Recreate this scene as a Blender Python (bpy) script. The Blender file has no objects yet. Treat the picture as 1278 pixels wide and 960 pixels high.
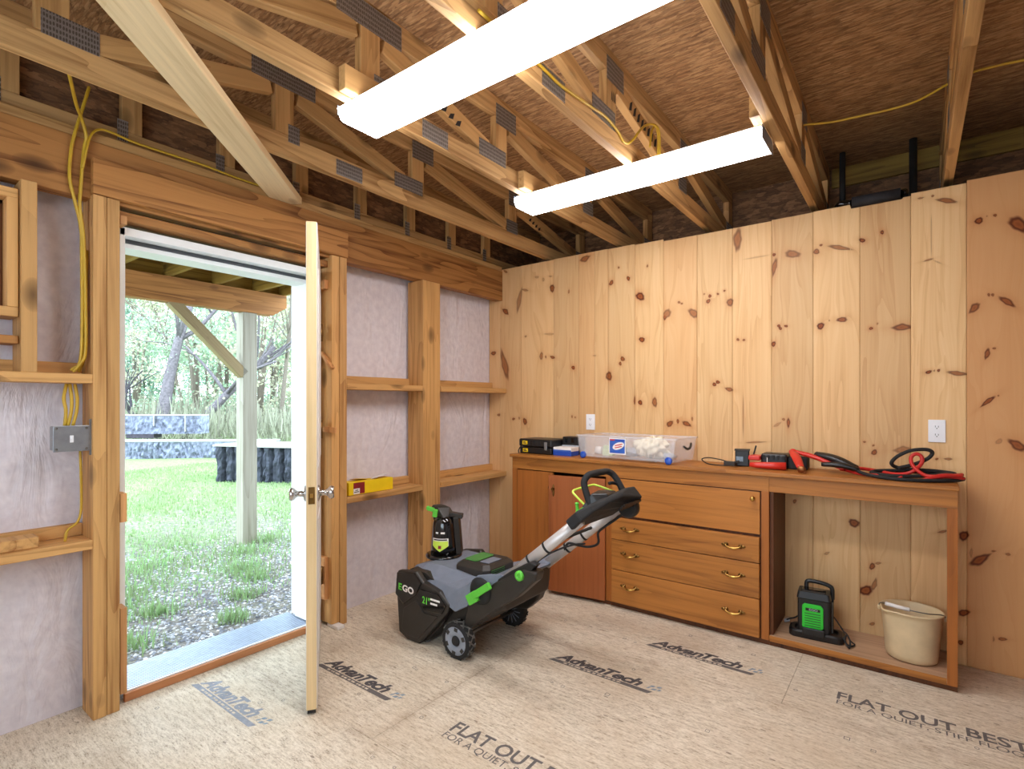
import bpy, bmesh, math, random
import numpy as np
from mathutils import Vector, Matrix, Euler
random.seed(7)
LAMP=24.; SKY=6.5; EXPO=0.12
S=bpy.context.scene
COL=S.collection
def V(*a): return Vector(a)
def C(r,g,b):
    f=lambda c:(c/255/12.92) if c/255<=.04045 else ((c/255+.055)/1.055)**2.4
    return (f(r),f(g),f(b),1)
# ---------------------------------------------------------------- materials
class NT:
    def __init__(s,name):
        s.m=bpy.data.materials.new(name); s.m.use_nodes=True
        s.t=s.m.node_tree; s.b=s.t.nodes['Principled BSDF']; s.o=s.t.nodes['Material Output']
    def n(s,ty,**kw):
        x=s.t.nodes.new(ty)
        for k,v in kw.items():
            if k.startswith('i_'):
                k=k[2:]; k=int(k) if k.isdigit() else k
                x.inputs[k].default_value=v
            else: setattr(x,k,v)
        return x
    def l(s,a,b): s.t.links.new(a,b)
    def mix(s,fac,a,b,bt='MIX'):
        x=s.n('ShaderNodeMix',data_type='RGBA',blend_type=bt)
        for sock,v in ((0,fac),(6,a),(7,b)):
            if isinstance(v,bpy.types.NodeSocket): s.l(v,x.inputs[sock])
            else: x.inputs[sock].default_value=v
        return x.outputs[2]
    def math(s,op,a,b=0.,c=0.,clamp=False):
        x=s.n('ShaderNodeMath',operation=op,use_clamp=clamp)
        for i,v in enumerate((a,b,c)):
            if isinstance(v,bpy.types.NodeSocket): s.l(v,x.inputs[i])
            else: x.inputs[i].default_value=v
        return x.outputs[0]
    def ramp(s,fac,stops):
        x=s.n('ShaderNodeValToRGB'); e=x.color_ramp.elements
        while len(e)<len(stops): e.new(.5)
        for q,(p,c) in zip(e,stops): q.position=p; q.color=c
        s.l(fac,x.inputs[0]); return x.outputs[0]
    def bump(s,h,d,st=1.):
        x=s.n('ShaderNodeBump'); x.inputs['Strength'].default_value=st; x.inputs['Distance'].default_value=d
        s.l(h,x.inputs['Height']); s.l(x.outputs[0],s.b.inputs['Normal'])
def plain(name,col,rough=.5,metal=0.,noise=0.,coat=0.,bump=0.,nscale=30):
    k=NT(name); k.b.inputs['Base Color'].default_value=col; k.b.inputs['Roughness'].default_value=rough; k.b.inputs['Metallic'].default_value=metal
    k.b.inputs['Coat Weight'].default_value=coat
    tc=k.n('ShaderNodeTexCoord'); nz=k.n('ShaderNodeTexNoise',i_Scale=nscale,i_Detail=5.); k.l(tc.outputs['Object'],nz.inputs['Vector'])
    if noise:
        d=[c*(1-noise) for c in col[:3]]+[1]; e=[min(1,c*(1+noise)) for c in col[:3]]+[1]
        k.l(k.ramp(nz.outputs[0],[(.3,d),(.7,e)]),k.b.inputs['Base Color'])
    if bump: k.bump(nz.outputs[0],bump)
    return k.m
def wood(name,light,dark,axis='X',rough=.6,knot=.5,grain=1.,var=.12,knotcol=None,ring=.6,scale=1.):
    k=NT(name); k.b.inputs['Roughness'].default_value=rough; k.b.inputs['Specular IOR Level'].default_value=.35
    tc=k.n('ShaderNodeTexCoord'); oi=k.n('ShaderNodeObjectInfo')
    rv=k.n('ShaderNodeVectorMath',operation='SCALE'); cx=k.n('ShaderNodeCombineXYZ')
    k.l(oi.outputs['Random'],cx.inputs[0]); k.l(oi.outputs['Random'],cx.inputs[1]); k.l(oi.outputs['Random'],cx.inputs[2])
    k.l(cx.outputs[0],rv.inputs[0]); rv.inputs['Scale'].default_value=53.
    ad=k.n('ShaderNodeVectorMath',operation='ADD'); k.l(tc.outputs['Object'],ad.inputs[0]); k.l(rv.outputs[0],ad.inputs[1])
    ai='XYZ'.index(axis)
    def mapped(al,ac):
        mp=k.n('ShaderNodeMapping'); s=[ac*scale]*3; s[ai]=al*scale; mp.inputs['Scale'].default_value=s
        k.l(ad.outputs[0],mp.inputs[0]); return mp.outputs[0]
    nz=k.n('ShaderNodeTexNoise',i_Scale=1.,i_Detail=6.,i_Roughness=.6); k.l(mapped(1.3,42.),nz.inputs['Vector'])
    n2=k.n('ShaderNodeTexNoise',i_Scale=1.,i_Detail=2.,i_Distortion=.4); k.l(mapped(.55,5.5),n2.inputs['Vector'])
    rg=k.math('FRACT',k.math('MULTIPLY',n2.outputs[0],9.))
    rg=k.math('POWER',rg,2.2)
    n3=k.n('ShaderNodeTexNoise',i_Scale=1.,i_Detail=3.); k.l(mapped(.6,3.),n3.inputs['Vector'])
    f=k.math('ADD',k.math('MULTIPLY',k.math('ADD',k.math('MULTIPLY',k.math('SUBTRACT',nz.outputs[0],.5),1.7),.5),.62*grain),k.math('MULTIPLY',rg,.28*ring))
    f=k.math('ADD',f,k.math('MULTIPLY',n3.outputs[0],.35))
    col=k.ramp(f,[(.30,[min(1,c*1.12) for c in light[:3]]+[1]),(.52,light),(.86,dark)])
    if knot:
        vo=k.n('ShaderNodeTexVoronoi',i_Scale=1.); k.l(mapped(4.5,8.5),vo.inputs['Vector'])
        sx=k.n('ShaderNodeSeparateColor'); k.l(vo.outputs['Color'],sx.inputs[0])
        on=k.math('GREATER_THAN',sx.outputs[0],1-knot*.8)
        d=k.math('MULTIPLY',on,k.math('SUBTRACT',1.,k.math('DIVIDE',vo.outputs['Distance'],.30)),clamp=True)
        d=k.math('POWER',d,.6,clamp=True)
        kc=knotcol or [c*.22 for c in dark[:3]]+[1]
        col=k.mix(k.math('MULTIPLY',d,.85),col,kc)
    hs=k.n('ShaderNodeHueSaturation'); k.l(col,hs.inputs['Color'])
    k.l(k.math('ADD',1-var,k.math('MULTIPLY',oi.outputs['Random'],2*var)),hs.inputs['Value'])
    k.l(hs.outputs[0],k.b.inputs['Base Color'])
    k.bump(nz.outputs[0],.0012,.5)
    return k.m
M={}
M['frame']=wood('post_lumber',C(206,158,98),C(150,98,48),knot=.45)
M['frame_y']=wood('girder_lumber',C(176,122,66),C(116,68,27),knot=.6,ring=1.)
M['truss']=wood('truss_lumber',C(190,150,98),C(134,94,50),knot=.35,ring=.9)
M['truss_v']=wood('web_lumber',C(190,148,94),C(140,98,52),knot=.35)
M['brace']=wood('fresh_spruce',C(226,202,158),C(200,170,120),knot=.25,ring=.3,knotcol=C(120,80,45))
M['deckwood']=wood('treated_lumber',C(188,146,92),C(132,92,48),knot=.4)
M['bracewood']=wood('weathered_brace',C(146,128,92),C(112,94,62),knot=.2,ring=.5,var=.03)
M['greywood']=wood('weathered_treated_post',C(166,162,146),C(132,126,108),axis='Z',knot=.2,ring=.6,var=.05)
M['olive']=wood('treated_joist',C(150,120,52),C(96,72,24),knot=.2)
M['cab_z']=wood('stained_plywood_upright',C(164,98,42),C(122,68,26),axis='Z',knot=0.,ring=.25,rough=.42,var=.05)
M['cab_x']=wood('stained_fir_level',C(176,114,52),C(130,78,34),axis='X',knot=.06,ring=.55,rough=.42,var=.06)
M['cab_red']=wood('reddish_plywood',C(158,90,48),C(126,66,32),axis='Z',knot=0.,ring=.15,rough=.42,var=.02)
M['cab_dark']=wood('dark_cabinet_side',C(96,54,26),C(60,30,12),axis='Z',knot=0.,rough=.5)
M['cab_floor']=wood('worn_cabinet_floor',C(176,142,112),C(138,104,76),axis='X',knot=0.,rough=.7)
M['shim']=wood('cedar_shim',C(206,150,96),C(160,104,58),axis='Z',knot=0.)
M['brown_trim']=wood('brown_sill_wood',C(176,116,74),C(128,76,42),axis='Y',knot=.1)
# OSB
def osb(name,a,b,c,sc=1.,stretch=3.,vert=False):
    k=NT(name); k.b.inputs['Roughness'].default_value=.75
    tc=k.n('ShaderNodeTexCoord'); src=tc.outputs['Object']
    if vert:
        so=k.n('ShaderNodeSeparateXYZ'); k.l(src,so.inputs[0]); cb=k.n('ShaderNodeCombineXYZ')
        k.l(k.math('ADD',so.outputs[0],so.outputs[1]),cb.inputs[0]); k.l(so.outputs[2],cb.inputs[1]); src=cb.outputs[0]
    def vor(rot,sx,sy):
        mp=k.n('ShaderNodeMapping'); mp.inputs['Rotation'].default_value=(0,0,rot); mp.inputs['Scale'].default_value=(sx*sc,sy*sc,8)
        k.l(src,mp.inputs[0])
        nd=k.n('ShaderNodeTexNoise',i_Scale=1.2,i_Detail=3.); k.l(mp.outputs[0],nd.inputs['Vector'])
        mx=k.n('ShaderNodeVectorMath',operation='MULTIPLY_ADD'); k.l(nd.outputs['Color'],mx.inputs[0]); mx.inputs[1].default_value=(1.6,.9,.9); k.l(mp.outputs[0],mx.inputs[2])
        v=k.n('ShaderNodeTexVoronoi',i_Scale=1.); k.l(mx.outputs[0],v.inputs['Vector']); return v
    v1=vor(.25,9,9*stretch); v2=vor(-.35,14,14*stretch*.8)
    s1=k.n('ShaderNodeSeparateColor'); k.l(v1.outputs['Color'],s1.inputs[0])
    s2=k.n('ShaderNodeSeparateColor'); k.l(v2.outputs['Color'],s2.inputs[0])
    pick=k.math('GREATER_THAN',s2.outputs[1],.5)
    f=k.math('ADD',k.math('MULTIPLY',s1.outputs[0],k.math('SUBTRACT',1.,pick)),k.math('MULTIPLY',s2.outputs[0],pick))
    mp=k.n('ShaderNodeMapping'); mp.inputs['Rotation'].default_value=(0,0,.1); mp.inputs['Scale'].default_value=(6*sc,60*sc,8); k.l(src,mp.inputs[0])
    nz=k.n('ShaderNodeTexNoise',i_Scale=1.,i_Detail=5.,i_Roughness=.7); k.l(mp.outputs[0],nz.inputs['Vector'])
    f=k.math('ADD',k.math('MULTIPLY',f,.42),k.math('MULTIPLY',nz.outputs[0],.68))
    col=k.ramp(f,[(.18,c),(.5,b),(.85,a)])
    ed=k.math('MULTIPLY',k.math('GREATER_THAN',k.math('MAXIMUM',v1.outputs['Distance'],v2.outputs['Distance']),.66),.30)
    col=k.mix(ed,col,[q*.35 for q in c[:3]]+[1])
    k.l(col,k.b.inputs['Base Color']); k.bump(f,.004,.6)
    return k.m
M['osb']=osb('strand_board_deck',C(196,156,110),C(160,118,76),C(98,64,38),1.6,6.)
M['osb_dark']=osb('strand_board_wall',C(150,108,72),C(112,78,48),C(66,42,26),1.5,3.,True)
# floor panel
def floormat():
    k=NT('strand_subfloor'); k.b.inputs['Roughness'].default_value=.62
    tc=k.n('ShaderNodeTexCoord')
    def nz(sx,sy,sc=1.,det=5.,ro=.6,off=0):
        mp=k.n('ShaderNodeMapping'); mp.inputs['Scale'].default_value=(sx,sy,1); mp.inputs['Location'].default_value=(off,off*.7,0); k.l(tc.outputs['Object'],mp.inputs[0])
        n=k.n('ShaderNodeTexNoise',i_Scale=sc,i_Detail=det,i_Roughness=ro); k.l(mp.outputs[0],n.inputs['Vector']); return n.outputs[0]
    fl=nz(16,75,1.,4.,.65); bl=nz(2.2,3.2,1.,4.); st=nz(1.3,1.6,1.,3.,.5,4.7); fine=nz(70,240,1.,3.,.7)
    f=k.math('ADD',k.math('MULTIPLY',fl,.5),k.math('MULTIPLY',fine,.5))
    col=k.ramp(f,[(.36,C(146,126,104)),(.46,C(204,190,168)),(.54,C(224,212,192)),(.66,C(240,230,213))])
    col=k.mix(k.ramp(bl,[(.42,(0,0,0,1)),(.75,(.5,.5,.5,1))]),col,C(200,178,148))
    col=k.mix(k.ramp(st,[(.60,(0,0,0,1)),(.78,(.55,.55,.55,1))]),col,C(150,124,100))
    # small dark specks and wane marks
    mp=k.n('ShaderNodeMapping'); mp.inputs['Scale'].default_value=(15,38,1); k.l(tc.outputs['Object'],mp.inputs[0])
    vo=k.n('ShaderNodeTexVoronoi',i_Scale=1.); k.l(mp.outputs[0],vo.inputs['Vector'])
    sc=k.n('ShaderNodeSeparateColor'); k.l(vo.outputs['Color'],sc.inputs[0])
    sp=k.math('MULTIPLY',k.math('GREATER_THAN',sc.outputs[0],.93),k.math('LESS_THAN',vo.outputs['Distance'],.17))
    col=k.mix(k.math('MULTIPLY',sp,.6),col,C(92,66,44))
    # worn brown line beside the panel joints
    so=k.n('ShaderNodeSeparateXYZ'); k.l(tc.outputs['Object'],so.inputs[0])
    def near(sock,c,w):
        d=k.math('DIVIDE',k.math('SUBTRACT',sock,c),w); return k.math('POWER',2.718,k.math('MULTIPLY',k.math('MULTIPLY',d,d),-1.))
    sn=k.math('MAXIMUM',near(so.outputs[1],-.90,.035),near(so.outputs[1],-2.105,.04))
    inr=k.math('MULTIPLY',k.math('LESS_THAN',so.outputs[1],-.9),k.math('GREATER_THAN',so.outputs[1],-2.105))
    sn=k.math('MAXIMUM',sn,k.math('MULTIPLY',near(so.outputs[0],1.155,.03),inr))
    wn=nz(9,9,1.,4.,.6,2.2); sn=k.math('MULTIPLY',sn,k.ramp(wn,[(.40,(0,0,0,1)),(.75,(.42,.42,.42,1))]))
    col=k.mix(sn,col,C(140,108,78))
    k.l(col,k.b.inputs['Base Color']); k.bump(f,.0015,.4)
    return k.m
M['floor']=floormat()
def pine():
    k=NT('knotty_pine_boards'); k.b.inputs['Roughness'].default_value=.5; k.b.inputs['Specular IOR Level'].default_value=.25
    tc=k.n('ShaderNodeTexCoord'); at=k.n('ShaderNodeAttribute',attribute_name='knot'); gm=k.n('ShaderNodeNewGeometry')
    sk=k.n('ShaderNodeSeparateColor'); k.l(at.outputs['Color'],sk.inputs[0])   # R knot, G halo, B warp
    bd=k.n('ShaderNodeAttribute',attribute_name='board')
    so=k.n('ShaderNodeSeparateXYZ'); k.l(tc.outputs['Object'],so.inputs[0])
    X=k.math('ADD',so.outputs[0],k.math('MULTIPLY',k.math('SUBTRACT',sk.outputs[2],.5),.12))
    def vec(ax,az,off):
        c=k.n('ShaderNodeCombineXYZ'); k.l(k.math('MULTIPLY',X,ax),c.inputs[0]); k.l(k.math('MULTIPLY',so.outputs[2],az),c.inputs[2])
        k.l(k.math('MULTIPLY',bd.outputs['Fac'],off),c.inputs[1]); return c.outputs[0]
    n1=k.n('ShaderNodeTexNoise',i_Scale=1.,i_Detail=5.,i_Roughness=.55); k.l(vec(95,1.6,37.),n1.inputs['Vector'])
    n2=k.n('ShaderNodeTexNoise',i_Scale=1.,i_Detail=2.,i_Distortion=.5); k.l(vec(9,.7,51.),n2.inputs['Vector'])
    rg=k.math('POWER',k.math('FRACT',k.math('MULTIPLY',n2.outputs[0],6.)),2.5)
    n3=k.n('ShaderNodeTexNoise',i_Scale=1.,i_Detail=3.); k.l(vec(4,.9,11.),n3.inputs['Vector'])
    f=k.math('ADD',k.math('MULTIPLY',n1.outputs[0],.42),k.math('ADD',k.math('MULTIPLY',rg,.16),k.math('MULTIPLY',n3.outputs[0],.5)))
    col=k.ramp(f,[(.22,C(232,198,148)),(.5,C(222,182,130)),(.9,C(192,142,90))])
    bs=k.n('ShaderNodeSeparateColor'); bc=k.n('ShaderNodeAttribute',attribute_name='tint'); k.l(bc.outputs['Color'],bs.inputs[0])
    col=k.mix(bs.outputs[0],col,C(206,146,92))
    hs=k.n('ShaderNodeHueSaturation'); k.l(col,hs.inputs['Color']); k.l(k.math('ADD',.86,k.math('MULTIPLY',bd.outputs['Fac'],.24)),hs.inputs['Value'])
    col=k.mix(k.math('MULTIPLY',sk.outputs[1],k.math('MULTIPLY',n3.outputs[0],1.25)),hs.outputs[0],C(184,118,62))
    kc=k.ramp(sk.outputs[0],[(.0,C(130,62,18)),(.34,C(92,36,6)),(.50,C(92,36,6)),(.66,C(152,80,30)),(1.,C(126,60,20))])
    al=k.n('ShaderNodeMapRange',interpolation_type='SMOOTHSTEP'); al.inputs['From Min'].default_value=.10; al.inputs['From Max'].default_value=.44; k.l(sk.outputs[0],al.inputs['Value'])
    col=k.mix(k.math('MULTIPLY',al.outputs[0],at.outputs['Alpha']),col,kc)
    k.l(col,k.b.inputs['Base Color']); k.bump(n1.outputs[0],.0006,.5)
    return k.m
M['pine']=pine()
def insul():
    k=NT('insulation_facing'); k.b.inputs['Base Color'].default_value=C(222,216,222); k.b.inputs['Roughness'].default_value=.55
    tc=k.n('ShaderNodeTexCoord')
    mp=k.n('ShaderNodeMapping'); mp.inputs['Rotation'].default_value=(.5,0,0); mp.inputs['Scale'].default_value=(1,5.5,2.2); k.l(tc.outputs['Object'],mp.inputs[0])
    a=k.n('ShaderNodeTexNoise',i_Scale=1.,i_Detail=4.,i_Distortion=1.2); k.l(mp.outputs[0],a.inputs['Vector'])
    b=k.n('ShaderNodeTexNoise',i_Scale=26.,i_Detail=3.); k.l(tc.outputs['Object'],b.inputs['Vector'])
    h=k.math('ADD',a.outputs[0],k.math('MULTIPLY',b.outputs[0],.04)); k.bump(h,.04,.7)
    k.l(k.ramp(b.outputs[0],[(.3,C(212,205,212)),(.7,C(228,222,227))]),k.b.inputs['Base Color'])
    return k.m
M['insul']=insul()
M['joint']=plain('dusty_panel_joint',C(150,122,94),.9,noise=.2)
def plate():
    k=NT('toothed_nail_plate'); k.b.inputs['Metallic'].default_value=.75; k.b.inputs['Roughness'].default_value=.5
    tc=k.n('ShaderNodeTexCoord'); mp=k.n('ShaderNodeMapping'); mp.inputs['Scale'].default_value=(1,120,55); k.l(tc.outputs['Object'],mp.inputs[0])
    br=k.n('ShaderNodeTexVoronoi',i_Scale=1.,i_Randomness=.15); k.l(mp.outputs[0],br.inputs['Vector'])
    f=k.math('MULTIPLY',k.math('LESS_THAN',br.outputs['Distance'],.36),.75)
    k.l(k.mix(f,C(158,154,150),C(86,78,70)),k.b.inputs['Base Color']); return k.m
M['plate']=plate()
M['white']=plain('white_paint',C(236,236,236),.4,noise=.02)
M['doorwhite']=plain('white_door_face',C(232,230,226),.4,noise=.02)
M['dooredge']=wood('bare_door_edge',C(226,198,150),C(206,174,122),axis='Z',knot=0.,ring=.2,var=0.)
M['alu']=plain('aluminium_threshold',C(176,186,202),.35,.8,.08)
M['gasket']=plain('dark_weatherstrip',C(70,72,76),.6)
M['chrome']=plain('satin_chrome',C(200,196,192),.22,1.)
M['brass']=plain('aged_brass',C(196,156,84),.3,1.,.25)
M['brassdark']=plain('dark_brass',C(128,96,52),.4,1.,.25)  # darker brass for pull plates, hinges and latch plate
M['black']=plain('black_plastic',C(24,24,25),.38,noise=.2)
M['blackm']=plain('black_matte_rubber',C(28,28,29),.75,noise=.25,bump=.001)
M['dusty']=plain('dusty_black_plastic',C(44,40,36),.45,noise=.25,nscale=9)
M['gloss']=plain('glossy_black_plastic',C(14,14,16),.12,coat=.4)
M['greybody']=plain('blue_grey_plastic',C(116,124,138),.42,noise=.06)
M['greywheel']=plain('grey_wheel_plastic',C(140,148,160),.5,noise=.1)
M['tread']=plain('snowy_tyre_tread',C(96,94,90),.8,noise=.6,bump=.004,nscale=60)
M['tube']=plain('silver_handle_tube',C(196,190,186),.38,.35,.04)
M['green']=plain('bright_green_plastic',C(96,200,64),.4,noise=.05)
M['lime']=plain('lime_bail_rod',C(204,232,84),.4)
M['green2']=plain('charger_green_plastic',C(44,200,52),.38,noise=.05)
M['yellow']=plain('yellow_cable_sheath',C(198,160,42),.45,noise=.08)
M['carton']=plain('yellow_carton',C(240,206,20),.55,noise=.04)
M['redlab']=plain('dark_red_print',C(140,32,38),.5,noise=.2)
M['paper']=plain('white_paper',C(236,232,228),.6,noise=.04)
M['red']=plain('red_plastic',C(206,48,36),.38,noise=.08)
M['redcable']=plain('red_rubber_cable',C(196,36,30),.45,noise=.08)
M['copper']=plain('copper_teeth',C(150,96,58),.4,.9,.3)
M['galv']=plain('galvanised_steel',C(150,154,158),.38,.7,.12)
M['ivory']=plain('white_outlet_plastic',C(240,240,242),.35)
M['slot']=plain('dark_slot',C(50,48,46),.6)
M['bucket']=plain('beige_bucket_plastic',C(214,192,152),.42,noise=.10,nscale=14)
M['steel']=plain('steel_wire',C(120,116,110),.35,.9)
M['blue']=plain('blue_wheel_plastic',C(28,74,176),.35)
M['bluelab']=plain('blue_print',C(52,98,186),.45,noise=.15)
M['cloth']=plain('cream_cloth',C(232,222,196),.8,noise=.05,bump=.004,nscale=40)
M['palegreen']=plain('pale_green_carton',C(206,222,180),.6,noise=.1)
M['greybag']=plain('grey_plastic_bag',C(170,174,182),.35,noise=.1)
M['ink']=plain('grey_printing_ink',C(104,98,96),.7,noise=.18,nscale=60)
M['ink2']=plain('dark_printing_ink',C(78,74,76),.7,noise=.22,nscale=60)
M['ink_pale']=plain('pale_worn_ink',C(146,150,160),.7,noise=.2,nscale=40)
M['inkblue']=plain('blue_grey_ink',C(132,150,164),.7,noise=.2,nscale=60)
M['dimgreen']=plain('dusty_green_plastic',C(70,132,62),.45,noise=.12)
M['stamp']=plain('black_grade_stamp',C(36,30,28),.8)
M['concrete']=plain('rough_block_face',C(120,126,144),.9,noise=.5,bump=.05,nscale=9)
M['ribbed']=plain('dark_ribbed_block',C(62,66,78),.9,noise=.5,bump=.05,nscale=9)
M['concretelight']=plain('pale_block_top',C(160,160,156),.9,noise=.1,bump=.01,nscale=6)
M['bark']=plain('tree_bark',C(112,106,112),.9,noise=.35,bump=.03,nscale=14)
M['barkdark']=plain('dark_tree_bark',C(66,62,70),.9,noise=.35,bump=.03,nscale=14)
M['twig']=plain('pale_twigs',C(124,114,104),.9,noise=.2)
M['insulpipe']=plain('black_foam_sleeve',C(30,30,34),.75,noise=.3,bump=.002)
def leafm(name,col,tr=.5):
    k=NT(name); k.b.inputs['Base Color'].default_value=col; k.b.inputs['Roughness'].default_value=.6
    oi=k.n('ShaderNodeNewGeometry'); hs=k.n('ShaderNodeHueSaturation'); hs.inputs['Color'].default_value=col
    k.l(k.math('ADD',.65,k.math('MULTIPLY',oi.outputs['Random Per Island'],.8)),hs.inputs['Value'])
    k.l(k.math('ADD',.46,k.math('MULTIPLY',oi.outputs['Random Per Island'],.06)),hs.inputs['Hue'])
    k.l(hs.outputs[0],k.b.inputs['Base Color'])
    tl=k.n('ShaderNodeBsdfTranslucent'); k.l(hs.outputs[0],tl.inputs[0]); mx=k.n('ShaderNodeMixShader'); mx.inputs[0].default_value=tr
    k.l(k.b.outputs[0],mx.inputs[1]); k.l(tl.outputs[0],mx.inputs[2]); k.l(mx.outputs[0],k.o.inputs[0]); return k.m
M['leafg']=leafm('spring_green_leaves',C(158,182,156)); M['leafy']=leafm('pale_yellow_buds',C(190,190,164)); M['leafp']=leafm('pine_needles',C(120,150,132))
M['brush']=leafm('dry_brush',C(150,152,134)); M['grass']=leafm('lawn_grass_blades',C(138,168,116),.35)
def pebb():
    k=NT('gravel_stones'); k.b.inputs['Roughness'].default_value=.85
    oi=k.n('ShaderNodeNewGeometry'); k.l(k.ramp(oi.outputs['Random Per Island'],[(0.,C(104,108,120)),(.5,C(184,188,198)),(1.,C(238,236,234))]),k.b.inputs['Base Color']); return k.m
M['pebble']=pebb()
def groundm():
    k=NT('yard_soil_and_grass'); k.b.inputs['Roughness'].default_value=.95
    tc=k.n('ShaderNodeTexCoord'); so=k.n('ShaderNodeSeparateXYZ'); k.l(tc.outputs['Object'],so.inputs[0])
    a=k.n('ShaderNodeTexNoise',i_Scale=1.6,i_Detail=6.,i_Roughness=.65); k.l(tc.outputs['Object'],a.inputs['Vector'])
    b=k.n('ShaderNodeTexNoise',i_Scale=30.,i_Detail=4.); k.l(tc.outputs['Object'],b.inputs['Vector'])
    # gravel close to the building, lawn further out
    d=k.math('ADD',k.math('MULTIPLY',so.outputs[0],-.16),k.math('MULTIPLY',k.math('SUBTRACT',a.outputs[0],.5),1.8))
    g=k.math('SMOOTH_MIN',k.math('MAXIMUM',k.math('SUBTRACT',d,.16),0.),1.,.1)
    soil=k.ramp(b.outputs[0],[(.3,C(84,84,86)),(.5,C(122,118,112)),(.7,C(160,154,146))])
    lawn=k.ramp(b.outputs[0],[(.25,C(84,120,62)),(.5,C(120,146,90)),(.75,C(158,158,122))])
    k.l(k.mix(g,soil,lawn),k.b.inputs['Base Color']); k.bump(b.outputs[0],.05,.8); return k.m
M['ground']=groundm()
def lens():
    k=NT('lit_lamp_diffuser'); k.b.inputs['Base Color'].default_value=(.9,.9,.9,1)
    k.b.inputs['Emission Color'].default_value=(1.,.975,.985,1); k.b.inputs['Emission Strength'].default_value=LAMP; return k.m
M['lens']=lens()
def clear():
    k=NT('cloudy_clear_plastic'); b=k.b; b.inputs['Base Color'].default_value=C(236,238,244); b.inputs['Roughness'].default_value=.3
    b.inputs['Alpha'].default_value=.2; return k.m
M['clear']=clear()
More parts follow.
